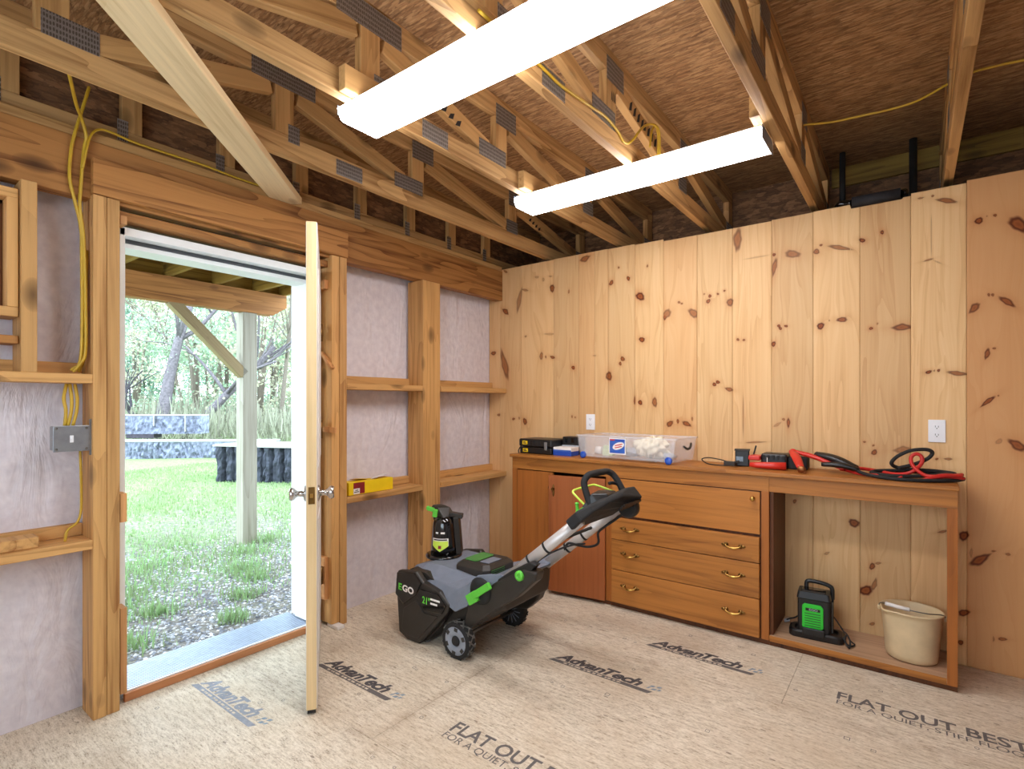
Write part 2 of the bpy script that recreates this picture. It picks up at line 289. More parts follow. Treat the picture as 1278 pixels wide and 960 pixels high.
KNOTS=[(0.900,2.327,0.0416,0.0103,0.0084,-0.0172,0.80),(0.171,2.343,0.0212,-0.0129,-0.0049,-0.0060,0.80),(0.308,2.093,0.0192,-0.0055,-0.0230,-0.0846,0.60),
(0.363,2.169,0.0299,-0.0103,-0.0030,-0.0088,0.60),(0.171,2.019,0.0313,-0.0240,-0.0132,-0.0111,0.90),(0.046,1.689,0.0220,0.0086,0.0085,-0.0119,0.90),
(0.163,1.585,0.0320,0.0040,0.0272,-0.1023,0.75),(0.101,1.182,0.0134,0.0002,0.0000,-0.0105,0.80),(0.252,1.152,0.0128,0.0002,0.0000,-0.0090,0.90),
(0.308,1.159,0.0079,0.0001,0.0000,-0.0095,0.60),(0.363,1.135,0.0146,0.0046,0.0106,-0.0234,0.90),(0.477,2.254,0.0150,-0.0021,0.0000,-0.0093,0.40),
(0.537,2.227,0.0110,-0.0016,0.0000,-0.0123,0.40),(0.602,2.242,0.0144,-0.0021,0.0000,-0.0061,0.50),(0.617,2.149,0.0177,0.0003,0.0056,-0.0276,0.90),
(0.765,2.105,0.0069,-0.0009,0.0000,-0.0148,0.70),(0.370,1.803,0.0093,-0.0007,0.0000,-0.0076,0.60),(0.595,1.804,0.0432,-0.0034,0.0000,-0.0091,0.35),
(0.518,1.641,0.0148,-0.0008,0.0000,-0.0247,0.70),(0.559,1.632,0.0073,-0.0004,0.0000,-0.0092,0.70),(0.621,1.626,0.0195,-0.0087,-0.0055,-0.0096,0.90),
(0.802,1.540,0.0136,-0.0005,0.0000,-0.0118,1.00),(0.792,1.179,0.0068,0.0001,0.0000,-0.0089,0.70),(0.819,1.174,0.0068,0.0001,0.0000,-0.0059,0.60),
(1.166,2.222,0.0073,-0.0011,0.0000,-0.0067,0.80),(1.110,2.124,0.0101,-0.0056,-0.0094,-0.0171,0.90),(1.238,2.136,0.0096,0.0028,0.0080,-0.0171,1.00),
(1.325,2.002,0.0264,-0.0032,0.0000,-0.0250,1.00),(1.337,1.708,0.0171,-0.0012,0.0000,-0.0163,1.00),(1.092,1.469,0.0186,-0.0006,0.0000,-0.0310,0.90),
(1.196,1.585,0.0144,-0.0007,0.0000,-0.0144,0.90),(1.178,1.553,0.0097,-0.0004,0.0000,-0.0111,0.90),(0.978,1.619,0.0129,-0.0007,0.0000,-0.0057,0.40),
(1.285,1.296,0.0070,-0.0000,0.0000,-0.0273,0.90),(1.325,1.283,0.0132,-0.0000,0.0000,-0.0152,1.00),(1.427,1.285,0.0166,-0.0000,0.0000,-0.0267,0.80),
(1.376,2.200,0.0056,-0.0009,0.0000,-0.0108,0.80),(1.498,1.849,0.0108,-0.0011,0.0000,-0.0264,0.90),(1.509,1.864,0.0187,-0.0124,-0.0163,-0.0258,0.70),
(1.685,1.851,0.0175,0.0129,0.0195,-0.0254,0.75),(1.592,1.931,0.0079,-0.0009,0.0000,-0.0078,0.80),(1.610,1.921,0.0063,-0.0007,0.0000,-0.0062,0.80),
(1.787,1.948,0.0093,-0.0011,0.0000,-0.0085,1.00),(1.777,1.917,0.0093,-0.0066,-0.0064,-0.0106,0.90),(1.835,1.955,0.0062,-0.0008,0.0000,-0.0065,0.90),
(1.874,1.970,0.0057,-0.0007,0.0000,-0.0059,0.90),(1.907,1.895,0.0187,-0.0021,0.0000,-0.0196,0.80),(1.752,1.965,0.0050,-0.0006,0.0000,-0.0050,0.60),
(1.951,2.271,0.0227,-0.0076,-0.0090,-0.0658,0.75),(2.061,2.146,0.0856,0.0021,0.0006,-0.0038,0.30),(2.153,2.145,0.0085,-0.0014,0.0000,-0.0075,1.00),
(2.249,2.133,0.0322,-0.0118,-0.0032,-0.0198,0.70),(2.155,2.074,0.0126,-0.0044,-0.0074,-0.0449,0.75),(1.953,1.664,0.0074,-0.0005,0.0000,-0.0078,0.90),
(1.987,1.659,0.0064,-0.0005,0.0000,-0.0068,0.90),(2.178,1.727,0.0084,-0.0007,0.0000,-0.0074,1.00),(2.186,1.712,0.0084,-0.0007,0.0000,-0.0074,1.00),
(2.216,1.723,0.0083,-0.0007,0.0000,-0.0069,1.00),(2.150,1.624,0.0107,-0.0007,0.0000,-0.0131,1.00),(1.835,1.409,0.0106,-0.0003,0.0000,-0.0099,1.00),
(1.814,1.395,0.0106,-0.0002,0.0000,-0.0100,1.00),(1.902,1.363,0.0244,-0.0087,-0.0032,-0.0102,0.80),(2.391,2.158,0.0070,-0.0013,0.0000,-0.0058,0.90),
(2.369,2.126,0.0101,-0.0084,-0.0069,-0.0124,0.80),(2.478,2.129,0.0477,-0.0163,-0.0016,-0.0127,0.75),(2.389,1.708,0.0155,-0.0014,0.0000,-0.0169,1.00),
(2.491,1.734,0.0204,-0.0019,0.0000,-0.0131,0.90),(2.431,1.735,0.0038,-0.0004,0.0000,-0.0044,0.70),(1.531,1.144,0.0197,0.0139,0.0080,-0.0110,0.90),
(1.584,1.161,0.0074,0.0002,0.0000,-0.0156,0.90),(1.641,1.146,0.0267,-0.0147,-0.0067,-0.0117,0.90),(1.677,1.178,0.0061,0.0001,0.0000,-0.0128,0.70),
(2.228,1.165,0.0074,0.0002,0.0000,-0.0322,0.90),(2.203,1.185,0.0075,0.0001,0.0000,-0.0069,0.70),(2.170,1.154,0.0219,0.0145,0.0032,-0.0060,0.40),
(2.053,1.046,0.0613,0.0062,0.0002,-0.0047,0.60),(1.983,1.198,0.0032,0.0000,0.0000,-0.1738,0.45),(2.670,2.175,0.0076,-0.0015,0.0000,-0.0092,1.00),
(2.583,2.149,0.0121,-0.0022,0.0000,-0.0103,1.00),(2.830,2.317,0.0124,0.0013,0.0010,-0.0049,0.70),(2.878,2.317,0.0050,-0.0012,0.0000,-0.0064,0.80),
(2.932,2.281,0.0424,-0.0145,-0.0007,-0.0109,0.80),(2.861,1.999,0.0183,0.0033,0.0010,-0.0048,0.70),(2.897,1.983,0.0197,-0.0149,-0.0011,-0.0027,0.40),
(2.872,2.136,0.0022,-0.0004,0.0019,-0.1369,0.45),(2.755,1.670,0.0395,-0.0034,0.0000,-0.0173,0.85),(2.622,1.675,0.0077,-0.0007,0.0000,-0.0076,1.00),
(2.650,1.698,0.0042,-0.0004,0.0000,-0.0051,0.60),(3.052,2.157,0.0140,0.0070,0.0044,-0.0118,1.00),(3.110,2.171,0.0056,-0.0012,0.0000,-0.0068,0.90),
(3.082,2.172,0.0029,-0.0006,0.0000,-0.0054,0.60),(3.191,2.111,0.0325,-0.0246,-0.0071,-0.0228,0.95),(3.088,1.796,0.0046,-0.0006,0.0000,-0.0076,0.80),
(3.102,1.794,0.0045,-0.0006,0.0000,-0.0076,0.80),(3.036,1.739,0.0201,0.0201,0.0075,-0.0126,0.85),(3.152,1.756,0.0276,-0.0276,-0.0054,-0.0108,0.90),
(2.862,1.435,0.0104,0.0032,0.0016,-0.0078,1.00),(2.884,1.440,0.0025,-0.0001,0.0000,-0.0096,0.70),(2.901,1.442,0.0056,-0.0002,0.0000,-0.0064,1.00),
(2.973,1.425,0.0357,-0.0053,-0.0008,-0.0117,0.80),(3.082,1.515,0.0085,-0.0051,-0.0075,-0.0245,0.90),(3.107,1.539,0.0056,-0.0003,0.0000,-0.0053,0.80),
(3.085,1.288,0.0224,0.0234,0.0049,-0.0084,0.95),(3.122,1.314,0.0034,-0.0000,0.0000,-0.0045,0.70),(3.188,1.082,0.0342,-0.0202,-0.0058,-0.0172,0.90),
(3.124,1.098,0.0105,0.0056,0.0029,-0.0105,0.40),(2.593,1.072,0.0057,0.0003,0.0000,-0.0051,0.80),(2.632,1.055,0.0049,0.0002,0.0000,-0.0051,0.80),
(2.636,1.019,0.0112,0.0006,0.0000,-0.0135,0.90),(2.758,1.039,0.0362,0.0019,0.0000,-0.0173,0.60),(2.894,1.000,0.0062,0.0004,0.0000,-0.0048,0.90),
(2.938,1.003,0.0183,0.0012,0.0000,-0.0055,0.70),(2.260,0.718,0.0082,0.0009,0.0000,-0.0110,0.80),(2.546,0.633,0.0238,-0.0070,-0.0050,-0.0169,0.95),
(2.627,0.415,0.0105,0.0020,0.0000,-0.0170,0.90),(2.653,0.436,0.0139,0.0025,0.0000,-0.0063,0.60),(2.599,0.281,0.0239,0.0128,0.0055,-0.0235,1.00),
(2.636,0.319,0.0101,-0.0012,-0.0073,-0.0343,0.70),(2.627,0.110,0.0105,0.0026,0.0000,-0.0085,0.70),(2.419,0.448,0.0144,0.0085,0.0020,-0.0059,0.50),
(2.917,0.641,0.0212,0.0079,0.0008,-0.0054,0.70),(2.997,0.632,0.0146,-0.0012,-0.0031,-0.0236,1.00),(3.055,0.525,0.0380,0.0337,0.0068,-0.0158,0.95),
(3.105,0.576,0.0085,0.0014,0.0000,-0.0046,0.80),(3.155,0.569,0.0106,-0.0021,-0.0011,-0.0056,0.70),(2.997,0.257,0.0178,0.0042,0.0000,-0.0156,0.95),
(2.985,0.109,0.0084,-0.0017,-0.0031,-0.0119,0.90),(3.136,0.166,0.0137,0.0004,-0.0010,-0.0077,0.80),(3.105,0.157,0.0028,0.0008,0.0000,-0.0190,0.50),
(3.024,0.554,0.0059,0.0010,0.0000,-0.0233,0.40)]
# ---------------------------------------------------------------- mesh helpers
def spline(pts,k=6,closed=False):
    P=[Vector(p) for p in pts]; n=len(P); out=[]
    segs=n if closed else n-1
    for i in range(segs):
        p0=P[(i-1)%n] if (closed or i>0) else P[0]*2-P[1]
        p1=P[i%n]; p2=P[(i+1)%n]
        p3=P[(i+2)%n] if (closed or i+2<n) else P[-1]*2-P[-2]
        for j in range(k):
            t=j/k
            out.append(.5*((2*p1)+(p2-p0)*t+(2*p0-5*p1+4*p2-p3)*t*t+(3*p1-p0-3*p2+p3)*t**3))
    if not closed: out.append(P[-1])
    return out
class MB:
    def __init__(s): s.v=[]; s.f=[]; s.mi=[]; s.sm=[]; s.cm=0
    def add(s,vs,fs,smooth=False):
        o=len(s.v); s.v+= [tuple(v) for v in vs]
        for f in fs: s.f.append([o+i for i in f]); s.mi.append(s.cm); s.sm.append(smooth)
        return s
    def box(s,x0,x1,y0,y1,z0,z1):
        x0,x1=min(x0,x1),max(x0,x1); y0,y1=min(y0,y1),max(y0,y1); z0,z1=min(z0,z1),max(z0,z1)
        return s.add([(x0,y0,z0),(x1,y0,z0),(x1,y1,z0),(x0,y1,z0),(x0,y0,z1),(x1,y0,z1),(x1,y1,z1),(x0,y1,z1)],
          [(0,3,2,1),(4,5,6,7),(0,1,5,4),(1,2,6,5),(2,3,7,6),(3,0,4,7)])
    def obox(s,c,ax,ay,az):
        c=Vector(c);ax=Vector(ax);ay=Vector(ay);az=Vector(az); vs=[]
        for k in (-1,1):
            for (i,j) in ((-1,-1),(1,-1),(1,1),(-1,1)): vs.append(c+ax*i+ay*j+az*k)
        return s.add(vs,[(0,3,2,1),(4,5,6,7),(0,1,5,4),(1,2,6,5),(2,3,7,6),(3,0,4,7)])
    def bar(s,p,q,w,h,up=(0,0,1)):
        p=Vector(p);q=Vector(q);d=(q-p); L=d.length; d.normalize(); y=Vector(up).cross(d).normalized(); z=d.cross(y)
        return s.obox((p+q)/2,d*L/2,y*w/2,z*h/2)
    def tube(s,pts,r,n=8,closed=False,flat=1.):
        P=[Vector(p) for p in pts]; m=len(P); rings=[]; prev=None
        for i in range(m):
            a=P[(i-1)%m] if (closed or i>0) else P[i]; b=P[(i+1)%m] if (closed or i<m-1) else P[i]
            t=(b-a)
            if t.length<1e-9: t=Vector((0,0,1))
            t.normalize()
            if prev is None:
                u=Vector((0,0,1)) if abs(t.z)<.9 else Vector((1,0,0))
                u=(u-t*u.dot(t)).normalized()
            else:
                u=prev-t*prev.dot(t)
                u=u.normalized() if u.length>1e-6 else Vector((1,0,0))
            prev=u; w=t.cross(u); rr=r[i] if isinstance(r,(list,tuple)) else r
            rings.append([P[i]+u*math.cos(2*math.pi*k/n)*rr*flat+w*math.sin(2*math.pi*k/n)*rr for k in range(n)])
        return s.rings(rings,closed)
    def rings(s,rings,closed=False,cap=True,smooth=True):
        n=len(rings[0]); m=len(rings); vs=[p for R in rings for p in R]; fs=[]
        for i in range(m if closed else m-1):
            j=(i+1)%m
            for k in range(n): fs.append((i*n+k,i*n+(k+1)%n,j*n+(k+1)%n,j*n+k))
        s.add(vs,fs,smooth)
        if cap and not closed:
            o=len(s.v)-len(vs)
            for r in (list(range(n))[::-1],[(m-1)*n+k for k in range(n)]):
                s.f.append([o+i for i in r]); s.mi.append(s.cm); s.sm.append(False)
        return s
    def lathe(s,prof,c=(0,0,0),n=24,axis='Z',cap=True):
        rings=[]
        for r,z in prof:
            R=[]
            for k in range(n):
                a=2*math.pi*k/n; p=(r*math.cos(a),r*math.sin(a),z)
                if axis=='Y': p=(p[0],p[2],p[1])
                if axis=='X': p=(p[2],p[0],p[1])
                R.append((c[0]+p[0],c[1]+p[1],c[2]+p[2]))
            rings.append(R)
        return s.rings(rings,cap=cap)
    def prism(s,poly,axis,a,b):
        def mk(p,t):
            return {'X':(t,p[0],p[1]),'Y':(p[0],t,p[1]),'Z':(p[0],p[1],t)}[axis]
        return s.rings([[mk(p,a) for p in poly],[mk(p,b) for p in poly]],smooth=False)
    def loft(s,secs,smooth=False): return s.rings(secs,smooth=smooth)
    def ell(s,c,rx,ry,rz,n=14,m=8):
        R=[]
        for i in range(m+1):
            a=math.pi*(i/m); a=min(max(a,.02),math.pi-.02)
            R.append([(c[0]+rx*math.sin(a)*math.cos(2*math.pi*k/n),c[1]+ry*math.sin(a)*math.sin(2*math.pi*k/n),c[2]-rz*math.cos(a)) for k in range(n)])
        return s.rings(R)
    def disc(s,c,r,axis,n=20,rx=None):
        vs=[]
        for k in range(n):
            a=2*math.pi*k/n; u=(rx or r)*math.cos(a); w=r*math.sin(a)
            vs.append({'X':(c[0],c[1]+u,c[2]+w),'Y':(c[0]+u,c[1],c[2]+w),'Z':(c[0]+u,c[1]+w,c[2])}[axis])
        return s.add(vs,[list(range(n))])
    def mesh(s,name,off=(0,0,0),mats=None):
        me=bpy.data.meshes.new(name); o=Vector(off)
        me.from_pydata([Vector(v)-o for v in s.v],[],s.f)
        me.polygons.foreach_set('material_index',s.mi); me.polygons.foreach_set('use_smooth',s.sm)
        bm=bmesh.new(); bm.from_mesh(me); bmesh.ops.recalc_face_normals(bm,faces=bm.faces); bm.to_mesh(me); bm.free()
        for m in (mats or []): me.materials.append(m)
        return me
def mm(x):
    return [M[x]] if isinstance(x,str) else [M[i] if isinstance(i,str) else i for i in x]
WL={}   # world location of things (no rotation) / matrices
def link(o,parent=None):
    COL.objects.link(o)
    if parent is not None: o.parent=parent
    return o
def tag(o,label=None,cat=None,group=None,kind=None):
    for k,v in (('label',label),('category',cat),('group',group),('kind',kind)):
        if v: o[k]=v
    return o
def thing(name,loc,label,cat,group=None,rz=0.):
    o=bpy.data.objects.new(name,None); o.empty_display_size=.05; o.location=loc; o.rotation_euler=(0,0,rz); link(o)
    return tag(o,label,cat,group)
def put(name,mb,mat,parent=None,at=None,bev=0.,seg=2,auto=None,rz=0.):
    """world-space builder: shift to the parent's (or own) origin"""
    if parent is not None and parent.type=='EMPTY' and at is None: off=Vector(parent.location)
    elif at is not None: off=Vector(at)
    else: off=Vector((0,0,0))
    me=mb.mesh(name,off,mm(mat)); o=bpy.data.objects.new(name,me); link(o,parent)
    if parent is None: o.location=off; o.rotation_euler=(0,0,rz)
    if bev:
        b=o.modifiers.new('bevel','BEVEL'); b.width=bev; b.segments=seg; b.limit_method='ANGLE'; b.angle_limit=math.radians(35)
    return o
def lput(name,mb,mat,parent,bev=0.,seg=2):
    """local-space builder for parts (coordinates already in the thing's frame)"""
    return put(name,mb,mat,parent,at=(0,0,0),bev=bev,seg=seg)
def sub(name,mb,mat,part,thing_,bev=0.):
    """a sub-part, in the same coordinates as its thing"""
    return put(name,mb,mat,part,at=Vector(thing_.location),bev=bev)
def center(mb):
    a=np.array(mb.v); return tuple((a.min(0)+a.max(0))/2)
def base(mb):
    a=np.array(mb.v); c=(a.min(0)+a.max(0))/2; return (c[0],c[1],a[:,2].min())
def single(name,mb,mat,label,cat,group=None,bev=0.,at=None,seg=2):
    o=put(name,mb,mat,None,at=at or base(mb),bev=bev,seg=seg); return tag(o,label,cat,group)
def lumber(name,p,q,w,h,mat,parent=None,up=(0,0,1),bev=.002,label=None,cat=None,group=None):
    p=Vector(p);q=Vector(q);d=q-p;L=d.length;d.normalize();y=Vector(up).cross(d).normalized();z=d.cross(y)
    mb=MB().box(-L/2,L/2,-w/2,w/2,-h/2,h/2); me=mb.mesh(name,(0,0,0),mm(mat)); o=bpy.data.objects.new(name,me); link(o,parent)
    c=(p+q)/2
    R=Matrix((d,y,z)).transposed().to_4x4()
    if parent is not None: c=c-Vector(parent.location)
    o.matrix_basis=Matrix.Translation(c)@R
    if bev:
        b=o.modifiers.new('bevel','BEVEL'); b.width=bev; b.segments=1
    return tag(o,label,cat,group)
def text(name,s,size,mat,parent,mtx,bold=0.,shear=0.,sx=1.,align='LEFT',extrude=0.,space=1.):
    cu=bpy.data.curves.new(name,'FONT'); cu.body=s; cu.size=size; cu.offset=bold; cu.shear=shear; cu.align_x=align; cu.extrude=extrude; cu.space_character=space
    cu.resolution_u=3
    tmp=bpy.data.objects.new('tmp_text',cu); COL.objects.link(tmp)
    dg=bpy.context.evaluated_depsgraph_get(); me=bpy.data.meshes.new_from_object(tmp.evaluated_get(dg)); bpy.data.objects.remove(tmp)
    me.transform(Matrix.Diagonal((sx,1,1,1))); me.transform(mtx); me.materials.clear(); me.materials.append(M[mat]); me.name=name
    o=bpy.data.objects.new(name,me); link(o,parent); return o
def struct(name,mb,mat,at=(0,0,0),parent=None,bev=0.):
    o=put(name,mb,mat,parent,at=at,bev=bev)
    if parent is None: o['kind']='structure'
    return o
# ---------------------------------------------------------------- room shell
RX,RY=4.9,-4.27
YO=.62           # outer wall behind the pine partition
# floor: 1.22 m panels with open joints over a dark backing
mb=MB(); mb.cm=0; g=.0007
rows=[(YO,.32),(.32,-.897),(-.897,-2.103),(-2.103,-3.32),(-3.32,RY)]
joints=[[1.15],[2.352],[1.156,3.6],[2.36],[1.15,3.6]]
for (ya,yb),js in zip(rows,joints):
    xs=[-.0]+js+[RX]
    for xa,xb in zip(xs,xs[1:]): mb.box(xa+g,xb-g,yb+g,ya-g,-.02,0)
mb.cm=1; mb.box(0,RX,RY,YO,-.06,-.021)
floor=struct('floor',mb,['floor','joint'])
def decal_text(s,x,y,size,mat,shear=.0,bold=0.,sx=1.,z=.0006,space=1.):
    return text('printed_lettering',s,size,mat,floor,Matrix.Translation((x,y,z)),bold,shear,sx,space=space)
def advan(x,y,mat='ink2',bar='ink'):
    decal_text('Advan',x-.005,y+.030,.090,mat,shear=.34,bold=.0036,sx=1.14,space=.95); decal_text('Tech',x+.232,y+.030,.090,mat,shear=.34,bold=.0036,sx=1.14,space=.95)
    b=MB(); b.prism([(x-.012,y+.021),(x-.03,y-.003),(x+.49,y-.003),(x+.505,y+.021)],'Z',.0003,.0006)
    put('printed_bar',b,bar,floor)
    w_=MB(); q=x+.05
    for d in (.03,.012,.02,.05,.018,.03,.024,.04,.014,.026,.02,.03):
        w_.prism([(q+.002,y+.004),(q+d*.62+.002,y+.004),(q+d*.62+.004,y+.013),(q+.004,y+.013)],'Z',.0007,.0009); q+=d
    put('worn_white_print',w_,'floor',floor)
    c=MB()
    for (dx,dy,w) in ((.475,.055,.018),(.505,.062,.016),(.49,.034,.018),(.515,.040,.012),(.468,.036,.010)):
        c.prism([(x+dx,y+dy),(x+dx+w,y+dy+.004),(x+dx+w+.006,y+dy+.018),(x+dx+.006,y+dy+.016)],'Z',.0003,.0006)
    put('printed_flake_mark',c,'inkblue',floor)
advan(.215,-2.345,'ink_pale','ink_pale'); advan(.50,-1.897); advan(1.375,-1.163); advan(1.70,-.722)
for x,y in ((1.345,-1.883),(2.53,-.708)):
    decal_text('FLAT OUT BEST',x,y,.094,'ink',bold=.0018,sx=.93)
    decal_text('FOR A QUIET, STIFF FLOOR',x+.004,y-.045,.050,'ink',bold=.0,sx=1.02)
# small nail-pattern marks printed on the panels
nm=MB()
for k in range(60):
    x=random.uniform(.2,3.4); y=random.choice([-.5,-.75,-1.0,-1.3,-1.6,-1.9,-2.2,-2.5])+random.uniform(-.05,.05); s_=random.uniform(.006,.011)
    if random.random()<.5:
        for a in range(8):
            t0=a*math.pi/4; t1=t0+math.pi/4
            nm.add([(x+math.cos(t)*r,y+math.sin(t)*r,.0005) for t,r in ((t0,s_),(t1,s_),(t1,s_*.7),(t0,s_*.7))],[(0,1,2,3)])
    else:
        for q in range(4):
            d=s_; 
            (xa,ya,xb,yb)=[(x-d,y-d,x+d,y-d*.75),(x-d,y+d*.75,x+d,y+d),(x-d,y-d,x-d*.75,y+d),(x+d*.75,y-d,x+d,y+d)][q]
            nm.add([(xa,ya,.0005),(xb,ya,.0005),(xb,yb,.0005),(xa,yb,.0005)],[(0,1,2,3)])
put('printed_nail_mark',nm,'ink',floor)
# back wall: pine boards, fine grid carrying knot colour, warp and board tint
seams=[0,.112,.324,.631,.846,.978,1.085,1.285,1.487,1.707,1.921,2.140,2.353,2.573,2.791,3.008,3.33,3.55,3.86,4.1,4.4,4.65,RX]
tops=[2.362,2.362,2.364,2.366,2.366,2.366,2.364,2.358,2.345,2.344,2.344,2.349,2.352,2.338,2.350,2.362,2.36,2.36,2.355,2.36,2.36,2.36]
tints=[.28,.22,.12,.12,.32,.12,.05,.05,.22,0,.04,.10,.02,.10,.0,.08,.62,.5,.5,.5,.5,.5]
tints=[.28,.2,.12,.16,.3,.14,.05,.02,.24,0,.05,.10,.04,.12,.05,.72,.5,.5,.5,.5,.5,.5]
vv=[];ff=[];kn=[];bdv=[];tn=[]
base_i=0
rs=np.random.RandomState(3)
KA=np.array(KNOTS)
for b,(xa,xb) in enumerate(zip(seams,seams[1:])):
    xa+=.0002; xb-=.0002; zt=tops[b]
    fine=.0045 if xa<3.3 else .03
    nx=max(3,int((xb-xa)/fine)+1); nz=int(zt/fine)+1
    xs=np.linspace(xa,xb,nx); zs=np.linspace(0,1,nz); gx,gz=np.meshgrid(xs,zs); gz=gz*np.where((gx>2.53)&(gx<2.755),2.330,zt)
    A=np.zeros_like(gx);K=np.zeros_like(gx);H=np.zeros_like(gx);W=np.zeros_like(gx)
    for (kx,kz,ax,az,bx,bz,st) in KA:
        if kx<xa-.02 or kx>xb+.02 : continue
        det=ax*bz-az*bx
        dx=gx-kx;dz=gz-kz
        u=(dx*bz-dz*bx)/det; w=(dz*ax-dx*az)/det
        el=max(math.hypot(ax,az),math.hypot(bx,bz))/max(1e-6,min(math.hypot(ax,az),math.hypot(bx,bz))); pw=1.35 if el>1.8 else 2.
        r=(np.abs(u)**pw+np.abs(w)**pw)**(1/pw); th=np.arctan2(w,u); r=r*(1+.10*np.sin(2*th+kx*50)+.07*np.sin(3*th+kz*70)+.05*np.sin(7*th+kx*90))
        q=np.clip(1-r/1.5,0,1); A=np.where(q>K,st,A); K=np.maximum(K,q)
        H=np.maximum(H,st*np.exp(-(r/2.1)**2)*.8)
        R=max(math.hypot(ax,az),math.hypot(bx,bz),.006)
        gq=np.exp(-((dx/(R*2.2))**2+(dz/(R*5))**2))
        W+=np.sign(dx)*np.minimum(np.abs(dx)/(R),1)*gq*R*1.2
    edge=.0015*np.ones_like(gx)
    yy=np.full_like(gx,rs.uniform(-.001,.001)); yy[:,0]+=.0012; yy[:,-1]+=.0012
    v=np.stack([gx,yy,gz],-1).reshape(-1,3); vv.append(v)
    idx=np.arange(nx*nz).reshape(nz,nx)+base_i
    ff.append(np.stack([idx[:-1,:-1],idx[:-1,1:],idx[1:,1:],idx[1:,:-1]],-1).reshape(-1,4))
    base_i+=nx*nz
    kn.append(np.stack([K,np.clip(H,0,1),np.clip(W/.12+.5,0,1),A],-1).reshape(-1,4))
    bdv.append(np.full(nx*nz,rs.rand())); tn.append(np.tile([tints[b],0,0,1],(nx*nz,1)))
vv=np.concatenate(vv);ff=np.concatenate(ff)
me=bpy.data.meshes.new('wall_back'); me.vertices.add(len(vv)); me.vertices.foreach_set('co',vv.ravel())
me.loops.add(ff.size); me.loops.foreach_set('vertex_index',ff.ravel()); me.polygons.add(len(ff)); me.polygons.foreach_set('loop_start',np.arange(0,ff.size,4)); me.update(calc_edges=True); me.validate()
a=me.attributes.new('knot','FLOAT_COLOR','POINT'); a.data.foreach_set('color',np.concatenate(kn).astype(np.float32).ravel())
a=me.attributes.new('tint','FLOAT_COLOR','POINT'); a.data.foreach_set('color',np.concatenate(tn).astype(np.float32).ravel())
a=me.attributes.new('board','FLOAT','POINT'); a.data.foreach_set('value',np.concatenate(bdv).astype(np.float32))
me.materials.append(M['pine']); wall_back=link(bpy.data.objects.new('wall_back',me)); wall_back['kind']='structure'
sm=wall_back.modifiers.new('thickness','SOLIDIFY'); sm.thickness=.018; sm.offset=-1
# outer shell
mb=MB(); mb.box(-.14,RX+.1,YO,YO+.012,-.1,2.79); struct('wall_outer',mb,'osb_dark')
mb=MB(); mb.box(2.38,RX,YO-.022,YO-.001,2.67,2.79); struct('trim_3',mb,'olive')
mb=MB(); mb.box(-.12,RX+.1,RY-.1,YO+.1,2.79,2.81); ceiling=struct('ceiling',mb,'osb')
mb=MB(); mb.box(RX,RX+.03,RY,YO,-.02,2.79); struct('wall_right',mb,'insul')
mb=MB()
for (xa,xb,za,zb) in ((-.1,.9,-.02,2.79),(3.1,RX+.03,-.02,2.79),(.9,3.1,-.02,.95),(.9,3.1,2.15,2.79)): mb.box(xa,xb,RY-.03,RY,za,zb)
struct('wall_front',mb,'insul')
mb=MB()
for (xa,xb,za,zb) in ((.9,.94,.95,2.15),(3.06,3.1,.95,2.15),(.94,3.06,.95,.99),(.94,3.06,2.11,2.15),(1.98,2.02,.99,2.11)): mb.box(xa,xb,RY-.06,RY+.02,za,zb)
struct('added_fill_window',mb,'white')  # window and its opening added behind the camera, unseen, for soft daylight fill
# left wall: insulation facing with the door opening, siding outside
DY0,DY1,DZ=-2.605,-1.61,2.09
mb=MB()
for (ya,yb,za,zb) in ((RY,-2.62,0,2.2),(-1.60,-.0005,0,2.2),(-2.62,-1.60,2.1,2.2)): mb.box(-.02,0,ya,yb,za,zb)
wall_left=struct('wall_left',mb,'insul')
mb=MB()
for (ya,yb,za,zb) in ((RY-.1,DY0,-.12,2.9),(DY1,YO+.1,-.12,2.9),(DY0,DY1,DZ,2.9)): mb.box(-.14,-.021,ya,yb,za,zb)
struct('wall_left_siding',mb,'osb_dark')
# ---------------------------------------------------------------- timber framing of the left wall
PF=.17
def tim(name,x0,x1,y0,y1,z0,z1,mat,label,cat,ax,group=None):
    cx,cy,cz=(x0+x1)/2,(y0+y1)/2,(z0+z1)/2
    if ax=='Z': return lumber(name,(cx,cy,z0),(cx,cy,z1),x1-x0,y1-y0,mat,up=(0,1,0),label=label,cat=cat,group=group)
    if ax=='Y': return lumber(name,(cx,y0,cz),(cx,y1,cz),x1-x0,z1-z0,mat,label=label,cat=cat,group=group)
    return lumber(name,(x0,cy,cz),(x1,cy,cz),y1-y0,z1-z0,mat,label=label,cat=cat,group=group)
DP='door posts'
tim('door_post',.03,PF,-2.705,-2.660,0,2.122,'frame','outer two-inch post left of the doorway, behind the grey switch box','post','Z',DP)
tim('door_post',.03,PF-.002,-2.658,-2.614,0,2.122,'frame','inner knotty post bordering the left side of the doorway','post','Z',DP)
tim('door_post',.03,PF-.002,-1.605,-1.556,.02,2.122,'frame','inner post beside the door hinges on the right of the doorway','post','Z',DP)
tim('door_post',.03,PF,-1.554,-1.506,0,2.122,'frame','outer post right of the doorway, next to the yellow carton shelf','post','Z',DP)
tim('wall_post',.02,PF,-.905,-.742,0,2.11,'frame','thick square post between the two bays right of the doorway','post','Z')
tim('wall_stud',.03,PF,-2.921,-2.875,1.396,2.11,'frame','short upright stud left of the yellow cables, above the upper rail','stud','Z')
tim('roof_girder',.07,.140,-4.2,-.001,2.11,2.345,'frame_y','deep knotty girder running along the top of the door wall','beam','Y')
tim('door_header',.1405,PF+.004,-2.706,-1.50,2.125,2.268,'frame_y','board header nailed across the top of the doorway','beam','Y')
